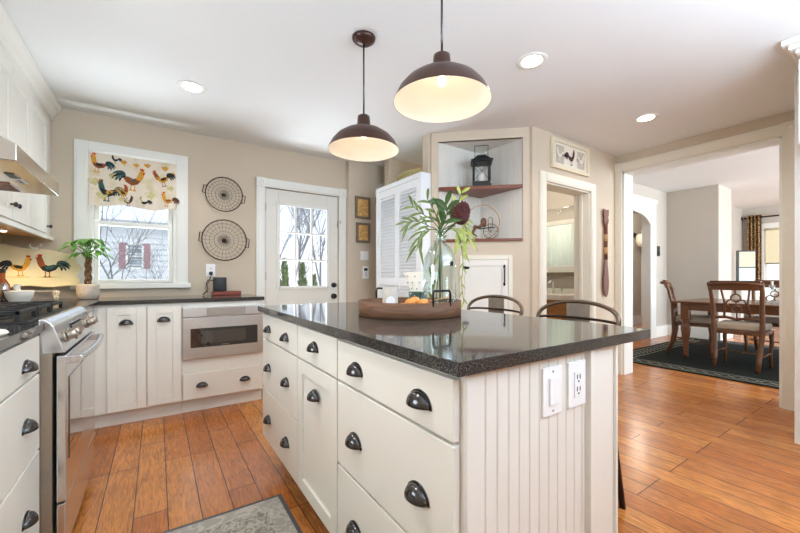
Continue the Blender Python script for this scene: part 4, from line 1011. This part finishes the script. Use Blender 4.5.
def cand():
    t = thing('candle_jar', 'grey candle jar with a white label in the round tray', 'candle', (.83, 1.318, TZ+.012))
    MB().lathe([(0, 0), (.031, 0), (.033, .004), (.033, .112), (.030, .112), (.030, .09), (0, .088)], seg=28).build('jar', 'candle', t)
    mb = MB()
    for k in range(8):
        a0, a1 = R(205+k*9), R(205+k*9+9)
        zt = lambda a: .05+.025*sqrt(max(0, 1-((a-R(241))/R(38))**2))
        mb.face([(.0334*cos(a0), .0334*sin(a0), .008), (.0334*cos(a1), .0334*sin(a1), .008), (.0334*cos(a1), .0334*sin(a1), zt(a1)), (.0334*cos(a0), .0334*sin(a0), zt(a0))])
    mb.build('label', 'label', t)
    MB().tube([(0, 0, .088), (0, 0, .10)], .0015, 5).build('wick', 'blackpl', t)
cand()
gt = thing('glass_tumbler', 'small faceted green glass votive in the tray behind the fruit', 'glass', (1.045, 1.41, TZ+.012))
MB().lathe([(0, .004), (.036, .0), (.042, .01), (.046, .085), (.043, .085), (.039, .012), (0, .01)], seg=10).build('glass', 'gglass', gt)
pc = thing('cone_vase', 'perforated cream cone planter on the island behind the tray', 'planter', (1.19, 1.57, TZ))
mb = MB(); mb.lathe([(0, .0), (.026, .0), (.030, .01), (.100, .195), (.096, .195), (.027, .014), (0, .014)], seg=36); mb.build('cone', 'bowl', pc)
mb = MB()
for i in range(5):
    z = .04+i*.033; r_ = .030+(.070)*(z-.01)/.185+.0005
    for k in range(12):
        a = 2*pi*(k+.5*(i % 2))/12; mb.ball((r_*cos(a), r_*sin(a), z), .0035, (1, 1, 1), 0, 6)
mb.build('holes', 'ink', pc)
fb = thing('fruit_dish', 'shallow wooden dish in the front of the round tray', 'dish', (.93, 1.262, TZ+.012))
MB().lathe([(0, .006), (.04, .0), (.07, .03), (.074, .042), (.070, .042), (.062, .030), (.03, .012), (0, .012)], seg=28).build('dish', 'orange', fb)
FR = []
for k, (x, y, z, r_) in enumerate(((-.035, .0, .048, .021), (.0, .016, .052, .024), (.035, -.005, .046, .020), (.01, -.03, .044, .018))):
    o = MB().ball((0, 0, 0), r_, (1.1, 1, .8), 0, 14, .04).build('dried_orange', 'orange', None, loc=(.93+x, 1.262+y, TZ+.012+z), smooth=True)
    tag(o, ['dried orange piece at the left of the wooden dish', 'largest dried orange piece in the middle of the wooden dish', 'dried orange piece at the right of the wooden dish beside the spoon', 'smallest dried orange piece at the front of the wooden dish'][k], 'fruit', 'dried oranges in the wooden dish')
sp = MB(); a = VPt(-.08, .085, -.12); sp.tube([(0, 0, 0), (.05, -.03, .012), (.10, -.06, .024)], [.006, .004, .005], 8, flat=.5); sp.ball((-.012, .006, -.002), .012, (1.3, .9, .4))
tag(sp.build('wooden_spoon', 'paddlelight', None, loc=(.975, 1.245, TZ+.062)), 'small pale wooden spoon resting on the fruit dish', 'spoon')
gc = thing('small_glass', 'small clear glass cup in the tray beside the black handle', 'glass', (1.0, 1.18, TZ+.012))
MB().lathe([(0, .004), (.026, 0), (.03, .05), (.0285, .05), (.0245, .006), (0, .006)], seg=22).build('glass', 'vglass', gc)

# ================================================================== STOOLS
def make_stool():
    t = thing('counter_stool', '', 'stool', (0, 0, 0))
    # local: front toward -x (island), back at +x ; seat height .64
    mb = MB(); q = .19; pts = [(-q+.03, -q), (q-.03, -q), (q, -q+.03), (q, q-.03), (q-.03, q), (-q+.03, q), (-q, q-.03), (-q, -q+.03)]
    mb.prism(pts, .625, .645, 'z'); mb.build('seat', 'stooldark', t, .006, 3)
    for x in (-1, 1):
        for y in (-1, 1):
            mb = MB(); mb.tube([(x*.15, y*.15, .63), (x*.185, y*.19, .30), (x*.205, y*.215, .0)], [.018, .014, .015], 10, flat=.7); mb.build('leg', 'stooldark', t)
    mb = MB()
    for z, q in ((.22, .195), (.22, .195)):
        mb.tube([(-q, -q, z), (q, -q, z), (q, q, z), (-q, q, z)], .009, 8, closed=True)
    mb.build('foot_ring', 'stooldark', t)
    mb = MB(); hoop = []
    for k in range(25):
        a = pi*k/24; hoop.append((.17-.0*cos(a)+.04*sin(a), -.215*cos(a), .86+.095*sin(a)**.8 if sin(a) > 0 else .86))
    mb.tube([(.13, -.12, .645), (.155, -.155, .76), (.166, -.195, .82)]+hoop+[(.166, .195, .82), (.155, .155, .76), (.13, .12, .645)], .0105, 10)
    mb.build('back_hoop', 'stool', t)
    mb = MB(); mb.tube([(.168+.03*sin(pi*k/16), -.212*cos(pi*k/16), .868-.008+.012*sin(pi*k/16)) for k in range(17)], .007, 8); mb.build('lower_rail', 'stooldark', t)
    mb = MB(); n = 10
    for i in range(n):
        u0, u1 = -.062+.124*i/n, -.062+.124*(i+1)/n
        f = lambda u: .206-1.2*u*u
        mb.box(min(f(u0), f(u1))-.002, max(f(u0), f(u1))+.001, u0, u1, .645, .945)
    mb.build('splat', 'stoolgrey', t)
    mb = MB(); mb.tube([(.215, -.022, .865), (.215, -.022, .885), (.215, .022, .885), (.215, .022, .865)], .0025, 6); mb.build('grip', 'stooldark', t)
    return t
st1 = make_stool()
st1.location = (1.61, 1.055, 0); st1['label'] = 'bronze metal counter stool with hooped back, nearer the camera at the island'; st1['group'] = 'metal stools at the island'
st2 = copy_tree(st1); st2.location = (1.67, 1.64, 0); st2['label'] = 'bronze metal counter stool with hooped back, in front of the corner cupboard'
st2.rotation_euler = (0, 0, R(4))

# ================================================================== PENDANTS AND DOWNLIGHTS
def pendant(label, x, y):
    t = thing('pendant_lamp', label, 'lamp', (x, y, 1.80), 0, 'bronze pendant lamps above the island')
    MB().lathe([(0, .64), (.066, .639), (.064, .625), (.045, .61), (.012, .602), (0, .60)], seg=32).build('canopy', 'shade', t)
    MB().tube([(0, 0, .19), (0, 0, .62)], .0048, 8).build('rod', 'bronze', t)
    MB().lathe([(0, .20), (.022, .20), (.034, .192), (.036, .17), (.040, .125), (.05, .120)], seg=28).build('socket', 'shade', t)
    sh = MB().lathe([(.038, .128), (.07, .122), (.11, .105), (.15, .078), (.178, .046), (.194, .014), (.2, .0)], seg=64).build('shade', 'shade', t)
    MB().lathe([(.012, .124), (.07, .1185), (.109, .1015), (.1485, .0745), (.176, .043), (.192, .0135), (.1985, .0006)], seg=64).build('inner_shade', 'shade_in', sh)
    MB().lathe([(0, .068), (.012, .071), (.018, .082), (.016, .096), (.011, .11), (.011, .125), (0, .125)], seg=20).build('bulb', 'bulb', t)
    l = bpy.data.lights.new('pendant_light', 'POINT'); l.energy = .45; l.color = (1, .88, .72); l.shadow_soft_size = .04
    o = bpy.data.objects.new('pendant_light', l); COL.objects.link(o); o.parent = t; o.location = (0, 0, .02)
pendant('bronze dome pendant lamp over the island, farther from the camera with its canopy in view', .975, 1.83)
pendant('bronze dome pendant lamp over the island, nearer and larger in the photo', .975, 1.15)
def downlight(label, x, y):
    t = thing('recessed_light', label, 'ceiling light', (x, y, CH), 0, 'recessed ceiling lights')
    MB().lathe([(.062, -.002), (.075, -.006), (.092, -.004), (.094, 0)], seg=36).build('trim_ring', 'trim', t)
    MB().lathe([(0, -.0015), (.064, -.0025), (.066, -.0005)], seg=30).build('lens', 'warmled', t)
    l = bpy.data.lights.new('downlight', 'SPOT'); l.energy = 18; l.spot_size = R(150); l.spot_blend = .6; l.color = (1, .97, .93); l.shadow_soft_size = .06
    o = bpy.data.objects.new('downlight', l); COL.objects.link(o); o.parent = t; o.location = (0, 0, -.02)
downlight('round recessed ceiling light near the window and wall cabinets', .208, 2.985)
downlight('round recessed ceiling light right of the pendants', 1.959, 1.441)
downlight('round recessed ceiling light nearest the wide opening', 3.467, 1.416)
l = bpy.data.lights.new('puck', 'SPOT'); l.energy = 14; l.spot_size = R(150); l.spot_blend = .5; l.color = (1, .72, .38); l.shadow_soft_size = .03
o = bpy.data.objects.new('puck', l); COL.objects.link(o); o.parent = uc; o.location = (.80, .14, 1.37)
l = bpy.data.lights.new('bath_light', 'POINT'); l.energy = 11; l.color = (1, .92, .8); l.shadow_soft_size = .15
o = bpy.data.objects.new('bath_light', l); COL.objects.link(o); o.location = (3.9, 2.9, 2.2)
l = bpy.data.lights.new('hall_light', 'POINT'); l.energy = 25; l.color = (1, .92, .8); l.shadow_soft_size = .15
o = bpy.data.objects.new('hall_light', l); COL.objects.link(o); o.location = (8.0, 3.4, 2.3)

# ================================================================== KITCHEN RUG
kr = thing('kitchen_rug', 'grey distressed rug with dark binding on the floor beside the island', 'rug', (.115, 1.1, 0))
box('binding', 'rugedge', -.39, .395, -.75, .73, .001, .008, parent=kr)
box('border', 'rugband', -.372, .377, -.73, .712, .003, .0095, parent=kr)
box('field', 'rugfield', -.30, .305, -.66, .64, .004, .0102, parent=kr)

# ================================================================== DINING ROOM
dgx = thing('dining_rug', 'black area rug with cream lattice border under the dining table', 'rug', (6.5, .9, 0))
box('pile', 'rugblack', -1.5, 1.5, -2.4, 1.67, .001, .010, parent=dgx)
mb = MB()
def band(mb, off_, w_):
    a, b, c, d = -1.5+off_, 1.5-off_, -2.4+off_, 1.67-off_
    mb.box(a, b, d-w_, d, .005, .0112); mb.box(a, b, c, c+w_, .005, .0112); mb.box(a, a+w_, c+w_, d-w_, .005, .0112); mb.box(b-w_, b, c+w_, d-w_, .005, .0112)
band(mb, .06, .012); band(mb, .25, .012)
def link_(mb, x, y, along):
    for s in (-1, 1):
        for (dx, dy) in ((.055, s*.045),):
            if along: mb.tube([(x-.055, y, .0105), (x-.02, y+dy, .0105), (x+.02, y+dy, .0105), (x+.055, y, .0105)], .007, 4, flat=.2)
            else: mb.tube([(x, y-.055, .0105), (x+dy, y-.02, .0105), (x+dy, y+.02, .0105), (x, y+.055, .0105)], .007, 4, flat=.2)
for k in range(25): link_(mb, -1.34+k*.112, 1.67-.16, True)
for k in range(34): link_(mb, -1.34, 1.45-k*.112, False); 
for k in range(34): link_(mb, 1.34, 1.45-k*.112, False)
mb.build('border_pattern', 'rugpat', dgx)

tb = thing('dining_table', 'dark wood dining table with turned legs in the dining room', 'table', (6.45, .895, .0125))
mb = MB(); mb.box(-.6, .6, -1.25, 1.17, .725, .75); mb.build('tabletop', 'tablewood', tb, .008, 3)
box('apron', 'tablewood', -.54, .54, -1.18, 1.10, .63, .725, parent=tb, bevel=.003)
LP = [(.0, .0), (.030, .0), (.034, .02), (.026, .06), (.030, .10), (.034, .14), (.030, .17), (.045, .28), (.056, .38), (.05, .43), (.034, .46), (.045, .475), (.034, .49), (.036, .50)]
for x in (-.51, .51):
    for y in (-1.13, 1.10-.05):
        mb = MB(); mb.lathe(LP, (x, y, 0), 20); mb.box(x-.045, x+.045, y-.045, y+.045, .50, .70); mb.build('leg', 'tablewood', tb, .003)
def make_chair():
    t = thing('dining_chair', '', 'chair', (0, 0, 0))
    # faces +y (front), back at -y
    W2 = .215
    for s in (-1, 1):
        MB().tube([(s*W2*.9, -.265, 0), (s*W2*.9, -.215, .14), (s*W2*.95, -.19, .30), (s*W2, -.19, .46), (s*W2*1.0, -.205, .70), (s*W2*1.05, -.245, .90), (s*W2*1.08, -.30, 1.01)], [.018, .02, .021, .022, .02, .019, .016], 8, flat=1.2).build('leg', 'chairwood', t)
        MB().tube([(s*.21, .20, 0), (s*.205, .20, .14), (s*.215, .215, .30), (s*.21, .20, .43)], [.016, .017, .022, .024], 8).build('leg', 'chairwood', t)
    mb = MB(); mb.tube([(-.235, -.295, .985), (-.12, -.318, 1.0), (0, -.325, 1.005), (.12, -.318, 1.0), (.235, -.295, .985)], .044, 10, flat=.32)
    b0 = mb.n()
    mb.build('top_rail', 'chairwood', t)
    # rails: wide top board
    mb = MB()
    for i in range(10):
        x0_, x1_ = -.22+.044*i, -.22+.044*(i+1); yy = lambda x: -.275-.03*(1-(x/.22)**2)
        ya, yb = yy(x0_), yy(x1_)
        mb.face([(x0_, ya, .92), (x1_, yb, .92), (x1_, yb-.03, 1.03), (x0_, ya-.03, 1.03)]); mb.face([(x0_, ya+.02, .92), (x1_, yb+.02, .92), (x1_, yb-.01, 1.03), (x0_, ya-.01, 1.03)])
        mb.face([(x0_, ya, .92), (x1_, yb, .92), (x1_, yb+.02, .92), (x0_, ya+.02, .92)]); mb.face([(x0_, ya-.03, 1.03), (x1_, yb-.03, 1.03), (x1_, yb-.01, 1.03), (x0_, ya-.01, 1.03)])
    mb.build('crest_board', 'chairwood', t)
    by_ = lambda z: -.19-.075*max(0, (z-.5)/.42)**1.6
    mb = MB(); mb.tube([(-W2, by_(.60), .585), (-.10, by_(.6), .60), (0, by_(.6), .575), (.10, by_(.6), .60), (W2, by_(.6), .585)], .017, 8); mb.build('cross_rail', 'chairwood', t)
    mb = MB()
    for s in (-1, 1): mb.tube([(s*.115, by_(.6), .595), (s*.10, by_(.75), .75), (s*.125, by_(.93), .93)], .011, 8)
    for cx_, cz_ in ((-.042, .765), (.042, .765), (0, .83), (0, .70)):
        mb.tube([(cx_+.043*cos(2*pi*k/16), by_(cz_), cz_+.043*sin(2*pi*k/16)) for k in range(16)], .0085, 6, closed=True)
    mb.tube([(-.10, by_(.76), .765), (-.08, by_(.76), .765)], .009, 6); mb.tube([(.10, by_(.76), .765), (.08, by_(.76), .765)], .009, 6)
    mb.tube([(0, by_(.87), .87), (0, by_(.93), .93)], .009, 6); mb.tube([(0, by_(.66), .66), (0, by_(.6), .59)], .009, 6)
    mb.build('quatrefoil_splat', 'chairwood', t)
    mb = MB(); mb.prism([(-.205, -.19), (.205, -.19), (.23, .22), (-.23, .22)], .40, .445, 'z'); mb.build('seat_frame', 'chairwood', t, .006)
    mb = MB(); mb.prism([(-.195, -.165), (.195, -.165), (.225, .215), (-.225, .215)], .445, .53, 'z'); mb.build('cushion', 'cush', t, .025, 4)
    mb = MB()
    for s in (-1, 1): mb.tube([(s*.205, .20, .17), (s*W2, -.205, .17)], .009, 8)
    mb.tube([(-.21, .0, .17), (.21, 0, .17)], .009, 8); mb.build('stretcher', 'chairwood', t)
    return t
chairs = [((5.83, 1.35, .0125), -pi/2, 'wooden dining chair with quatrefoil back and taupe cushion, its back to the camera'),
          ((6.30, 1.99, .0125), pi+R(14), 'wooden dining chair with taupe seat at the left end of the dining table'),
          ((7.15, 1.36, .0125), pi/2, 'wooden dining chair on the far side of the table, mostly hidden'),
          ((5.83, .68, .0125), -pi/2, 'wooden dining chair cut off by the right side of the wide opening')]
c0 = make_chair()
for k, (loc_, rz_, lab_) in enumerate(chairs):
    c = c0 if k == 0 else copy_tree(c0)
    c.location = loc_; c.rotation_euler = (0, 0, rz_); c['label'] = lab_; c['group'] = 'dining chairs around the table'
cp = thing('centrepiece_plant', 'dark green leafy arrangement on the dining table', 'plant', (6.5, 1.0, .763))
MB().lathe([(0, 0), (.06, 0), (.09, .05), (.085, .08), (.075, .08), (.07, .04), (0, .03)], seg=20).build('vase', 'bowl', cp)
mb = MB(); random.seed(5)
for k in range(60):
    a = random.uniform(0, 2*pi); e = random.uniform(.1, 1.2); leaf(mb, (.02*cos(a), .02*sin(a), .08), (cos(a)*cos(e), sin(a)*cos(e), sin(e)), random.uniform(.12, .24), .04, .4, 0)
mb.build('leaves', 'leafdk', cp)
o = MB().lathe([(0, .0), (.05, 0), (.14, .03), (.16, .045), (.15, .045), (.05, .015), (0, .012)], seg=28).build('bowl', 'shelfwood', None, loc=(6.15, .94, .763)); tag(o, 'dark shallow bowl on the dining table near the opening', 'bowl')
for x, y, lb in ((6.45, 1.32, 'tall clear glass candlestick on the dining table, left of the pair'), (6.5, 1.22, 'tall clear glass candlestick on the dining table, right of the pair')):
    t = thing('candlestick', lb, 'candlestick', (x, y, .763), 0, 'glass candlesticks on the dining table')
    MB().lathe([(0, 0), (.05, .0), (.045, .012), (.012, .03), (.018, .08), (.01, .12), (.03, .16), (.032, .22), (.028, .22), (.026, .165), (0, .16)], seg=20).build('stand', 'vglass', t)
    MB().lathe([(0, .165), (.012, .165), (.012, .27), (0, .27)], seg=12).build('candle', 'bowl', t)
# far room
rs = thing('roller_shade', 'cream roller shade half drawn in the far dining window', 'shade', (11.37, 1.75, 2.15))
MB().tube([(0, -.52, 0), (0, .50, 0)], .02, 10).build('roller', 'roller', rs)
box('cloth', 'roller', -.002, .002, -.51, .49, -.75, 0, parent=rs); box('hem_bar', 'picframe', -.008, .008, -.51, .49, -.77, -.745, parent=rs)
rodt = thing('curtain_rod', 'dark curtain rod above the far dining window', 'curtain rod', (11.30, 1.75, 2.44))
MB().tube([(0, -1.1, 0), (0, .83, 0)], .018, 10).build('rod', 'bronze', rodt); MB().ball((0, .86, 0), .04).build('finial', 'bronze', rodt)
mb = MB(); mb.tube([(0, .72, 0), (.095, .72, 0)], .012, 6); mb.build('bracket', 'bronze', rodt)
mb = MB(); nfo = 40; prev = None
for i in range(nfo+1):
    y = .0+.24*i/nfo; x = .035*sin(i/nfo*2*pi*4); row = (mb.bm.verts.new((x, y, .05)), mb.bm.verts.new((x*1.1, y, 2.50)))
    if prev: f = mb.bm.faces.new([prev[0], row[0], row[1], prev[1]]); f.smooth = True
    prev = row
def curtain_mat():
    m, nt, b = newmat('brown_cream_print'); t = nt.nodes.new('ShaderNodeTexCoord'); v = nt.nodes.new('ShaderNodeTexVoronoi'); v.inputs['Scale'].default_value = 34
    c = nt.nodes.new('ShaderNodeValToRGB'); e = c.color_ramp.elements; e[0].position = .3; e[0].color = srgb(206, 172, 118); e[1].position = .5; e[1].color = srgb(112, 80, 50)
    nt.links.new(t.outputs['Object'], v.inputs['Vector']); nt.links.new(v.outputs['Distance'], c.inputs[0]); nt.links.new(c.outputs[0], b.inputs['Base Color']); b.inputs['Roughness'].default_value = .9; return m
M['curtain'] = curtain_mat()
tag(mb.build('curtain', 'curtain', None, loc=(11.30, 2.29, .0), solid=.004), 'brown and cream printed curtain hanging left of the far dining window', 'curtain')
tv = thing('television', 'black framed screen with painted cream and blue window reflection, in front of the patterned curtain', 'television', (10.3, 2.25, .95), R(-60))
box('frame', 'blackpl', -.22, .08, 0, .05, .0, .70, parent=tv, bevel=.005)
box('painted_reflection_lower', 'screen', -.185, .07, -.004, 0, .03, .33, parent=tv); box('painted_reflection_upper', 'screen2', -.185, .07, -.004, 0, .35, .67, parent=tv)  # window reflection put in as glowing blue and cream panels
ms = thing('media_stand', 'low white stand under the black framed screen', 'stand', (10.3, 2.22, 0), R(-60))
mb = MB(); mb.box(-.25, .25, -.2, .2, .55, .95); mb.build('body', 'trim', ms, .004)
for x in (-.22, .22):
    for y in (-.16, .16): MB().box(x-.02, x+.02, y-.02, y+.02, 0, .55).build('leg', 'trim', ms)
for x in (-.12, .12): MB().box(x-.115, x+.115, -.212, -.2, .58, .92).build('door', 'trim', ms, .002)
wt = thing('thermostat', 'small black thermostat on the dining room wall beside the white doorway', 'thermostat', (7.58, 2.90, 1.56))
box('case', 'blackpl', -.04, .04, -.02, -.001, -.09, .09, parent=wt, bevel=.004); box('face', 'dglass', -.028, .028, -.022, -.02, 0, .06, parent=wt)
hp = thing('hall_sconce', 'warm glass wall light seen through the white dining doorway', 'lamp', (9.1, 3.95, 2.05))
MB().lathe([(0, 0), (.06, 0), (.05, -.02), (0, -.03)], (0, 0, 0), 16, 0, 'y').build('back_plate', 'bronze', hp)
MB().lathe([(0, 0), (.06, .02), (.10, .12), (.09, .26), (.05, .30), (.05, .30)], (0, -.13, -.28), 16).build('glass_shade', 'shade_in', hp)
MB().tube([(0, -.02, 0), (0, -.13, .04)], .01, 6).build('arm', 'bronze', hp)
ds = thing('wall_sconce', 'amber glass light high beside the far dining window', 'lamp', (9.2, 1.55, 2.05))
MB().lathe([(0, 0), (.05, .01), (.08, .09), (.05, .16), (.02, .18)], seg=16).build('glass_shade', 'amber', ds)
MB().tube([(0, 0, .17), (0, 0, .62)], .008, 6).build('rod', 'bronze', ds)

# ================================================================== OUTSIDE
struct(box('ground_snow', 'snow', -30, 40, 4.3, 60, -.9, -.7)).name = 'ground_snow'
hs = thing('neighbour_house', 'white sided house with faded red shutters seen through the kitchen window', 'house', (-1.5, 12, -.7))
mb = MB(); zz = 0
while zz < 3.3:
    mb.prism([(0, zz), (-.035, zz), (0, zz+.148)], -4, 3.6, 'x'); zz += .15
mb.box(-4, 3.6, 0, .2, 0, 3.3); mb.build('siding', 'siding', hs)
mb = MB(); mb.prism([(-.35, 3.25), (3.5, 5.3), (3.5, 5.45), (-.35, 3.4)], -4.2, 3.8, 'x'); mb.build('roof', 'snow', hs)
wf = MB(); wx = 1.01
for a, b, c, d in ((-.19, -.15, 2.02, 2.68), (.15, .19, 2.02, 2.68), (-.19, .19, 2.64, 2.70), (-.19, .19, 2.0, 2.05), (-.15, .15, 2.33, 2.36)): wf.box(wx+a, wx+b, -.05, -.02, c, d)
o = wf.build('window_frame', 'trim', hs); box('pane', 'hglass', wx-.15, wx+.15, -.03, -.025, 2.05, 2.64, parent=o)
for s in (-1, 1):
    mb = MB(); a = wx+s*.27; mb.box(a-.07, a+.07, -.05, -.02, 2.02, 2.68)
    for k in range(14): mb.box(a-.055, a+.055, -.056, -.05, 2.05+k*.044, 2.07+k*.044)
    mb.build('shutter', 'shutter', hs)
def bare_tree(label, x, y, h_, seed, m='bark', lean=0, z0=-.7, sp=.6, th=.035, depth=5):
    random.seed(seed); mb = MB(); cnt = [0]
    def grow(p, d, ln, r_, lv_):
        pts = [p]; dd = d.copy()
        for k in range(3):
            dd = (dd+Vector((random.uniform(-.18, .18), random.uniform(-.18, .18), random.uniform(-.05, .15)))).normalized(); pts.append(pts[-1]+dd*ln/3)
        mb.tube(pts, [r_, r_*.88, r_*.78, r_*.68], 5 if lv_ > 1 else 4, caps=False); cnt[0] += 1
        if lv_ <= 0: return
        for k in range(3 if lv_ > 1 else 3):
            a = random.uniform(0, 2*pi); v = (dd+Vector((cos(a)*sp, sin(a)*sp, random.uniform(.0, .5)))).normalized()
            grow(pts[random.choice((1, 2, 3, 3))], v, ln*random.uniform(.62, .85), r_*.6, lv_-1)
    grow(Vector((0, 0, 0)), Vector((lean, 0, 1)).normalized(), h_*.33, th*h_/5, depth)
    tag(mb.build('bare_tree', m, None, loc=(x, y, z0)), label, 'tree', 'bare winter trees outside')
bare_tree('bare branching tree outside the back door, at the left of its panes', 2.75, 9.0, 6, 1)
bare_tree('bare forked tree outside the back door, behind the right panes', 4.3, 11.0, 7, 2)
bare_tree('tall bare tree far behind the back door, in its middle panes', 5.1, 15, 8.5, 4)
bare_tree('snowy tree with dense branches outside the kitchen window', -.9, 8.6, 4.6, 6, 'snowbark', .15, sp=.9)
bare_tree('thin grey shrub-like tree at the right of the kitchen window view', .1, 8.2, 3.2, 9, 'snowbark', sp=.8, th=.03)
def conifer(label, x, y, h_, r_):
    random.seed(int(x*10)); t = thing('evergreen_shrub', label, 'shrub', (x, y, -.7), 0, 'evergreen shrubs outside the back door')
    mb = MB()
    for k in range(420):
        u = random.random()**.8; z = u*h_; rr = r_*(1-u)**.95*(.55+.45*random.random())+.01; a = random.uniform(0, 2*pi)
        leaf(mb, (rr*cos(a), rr*sin(a), z), (cos(a)*.35, sin(a)*.35, 1), .15, .06, 0, 0, n=2)
    mb.lathe([(r_*.7, .1), (r_*.5, h_*.45), (r_*.2, h_*.75), (0, h_*.95)], seg=12); mb.build('foliage', 'conifer', t)
    MB().tube([(0, 0, 0), (0, 0, .3)], .05, 6).build('trunk', 'bark', t)
conifer('pointed evergreen shrub seen in the lower left pane of the back door', 2.60, 9.0, 2.15, .34)
conifer('pointed evergreen shrub seen in the lower middle pane of the back door', 3.12, 9.2, 2.05, .34)
conifer('rounded evergreen shrub seen in the lower right pane of the back door', 3.50, 9.4, 1.75, .4)
tag(MB().box(-.4, .4, -.1, .1, 0, .9).prism([(-.45, .9), (.45, .9), (0, 1.1)], -.15, .15, 'y').build('garden_shed', 'brick', None, loc=(2.9, 12, -.7)), 'small faded red garden shed low behind the evergreen shrubs', 'shed')
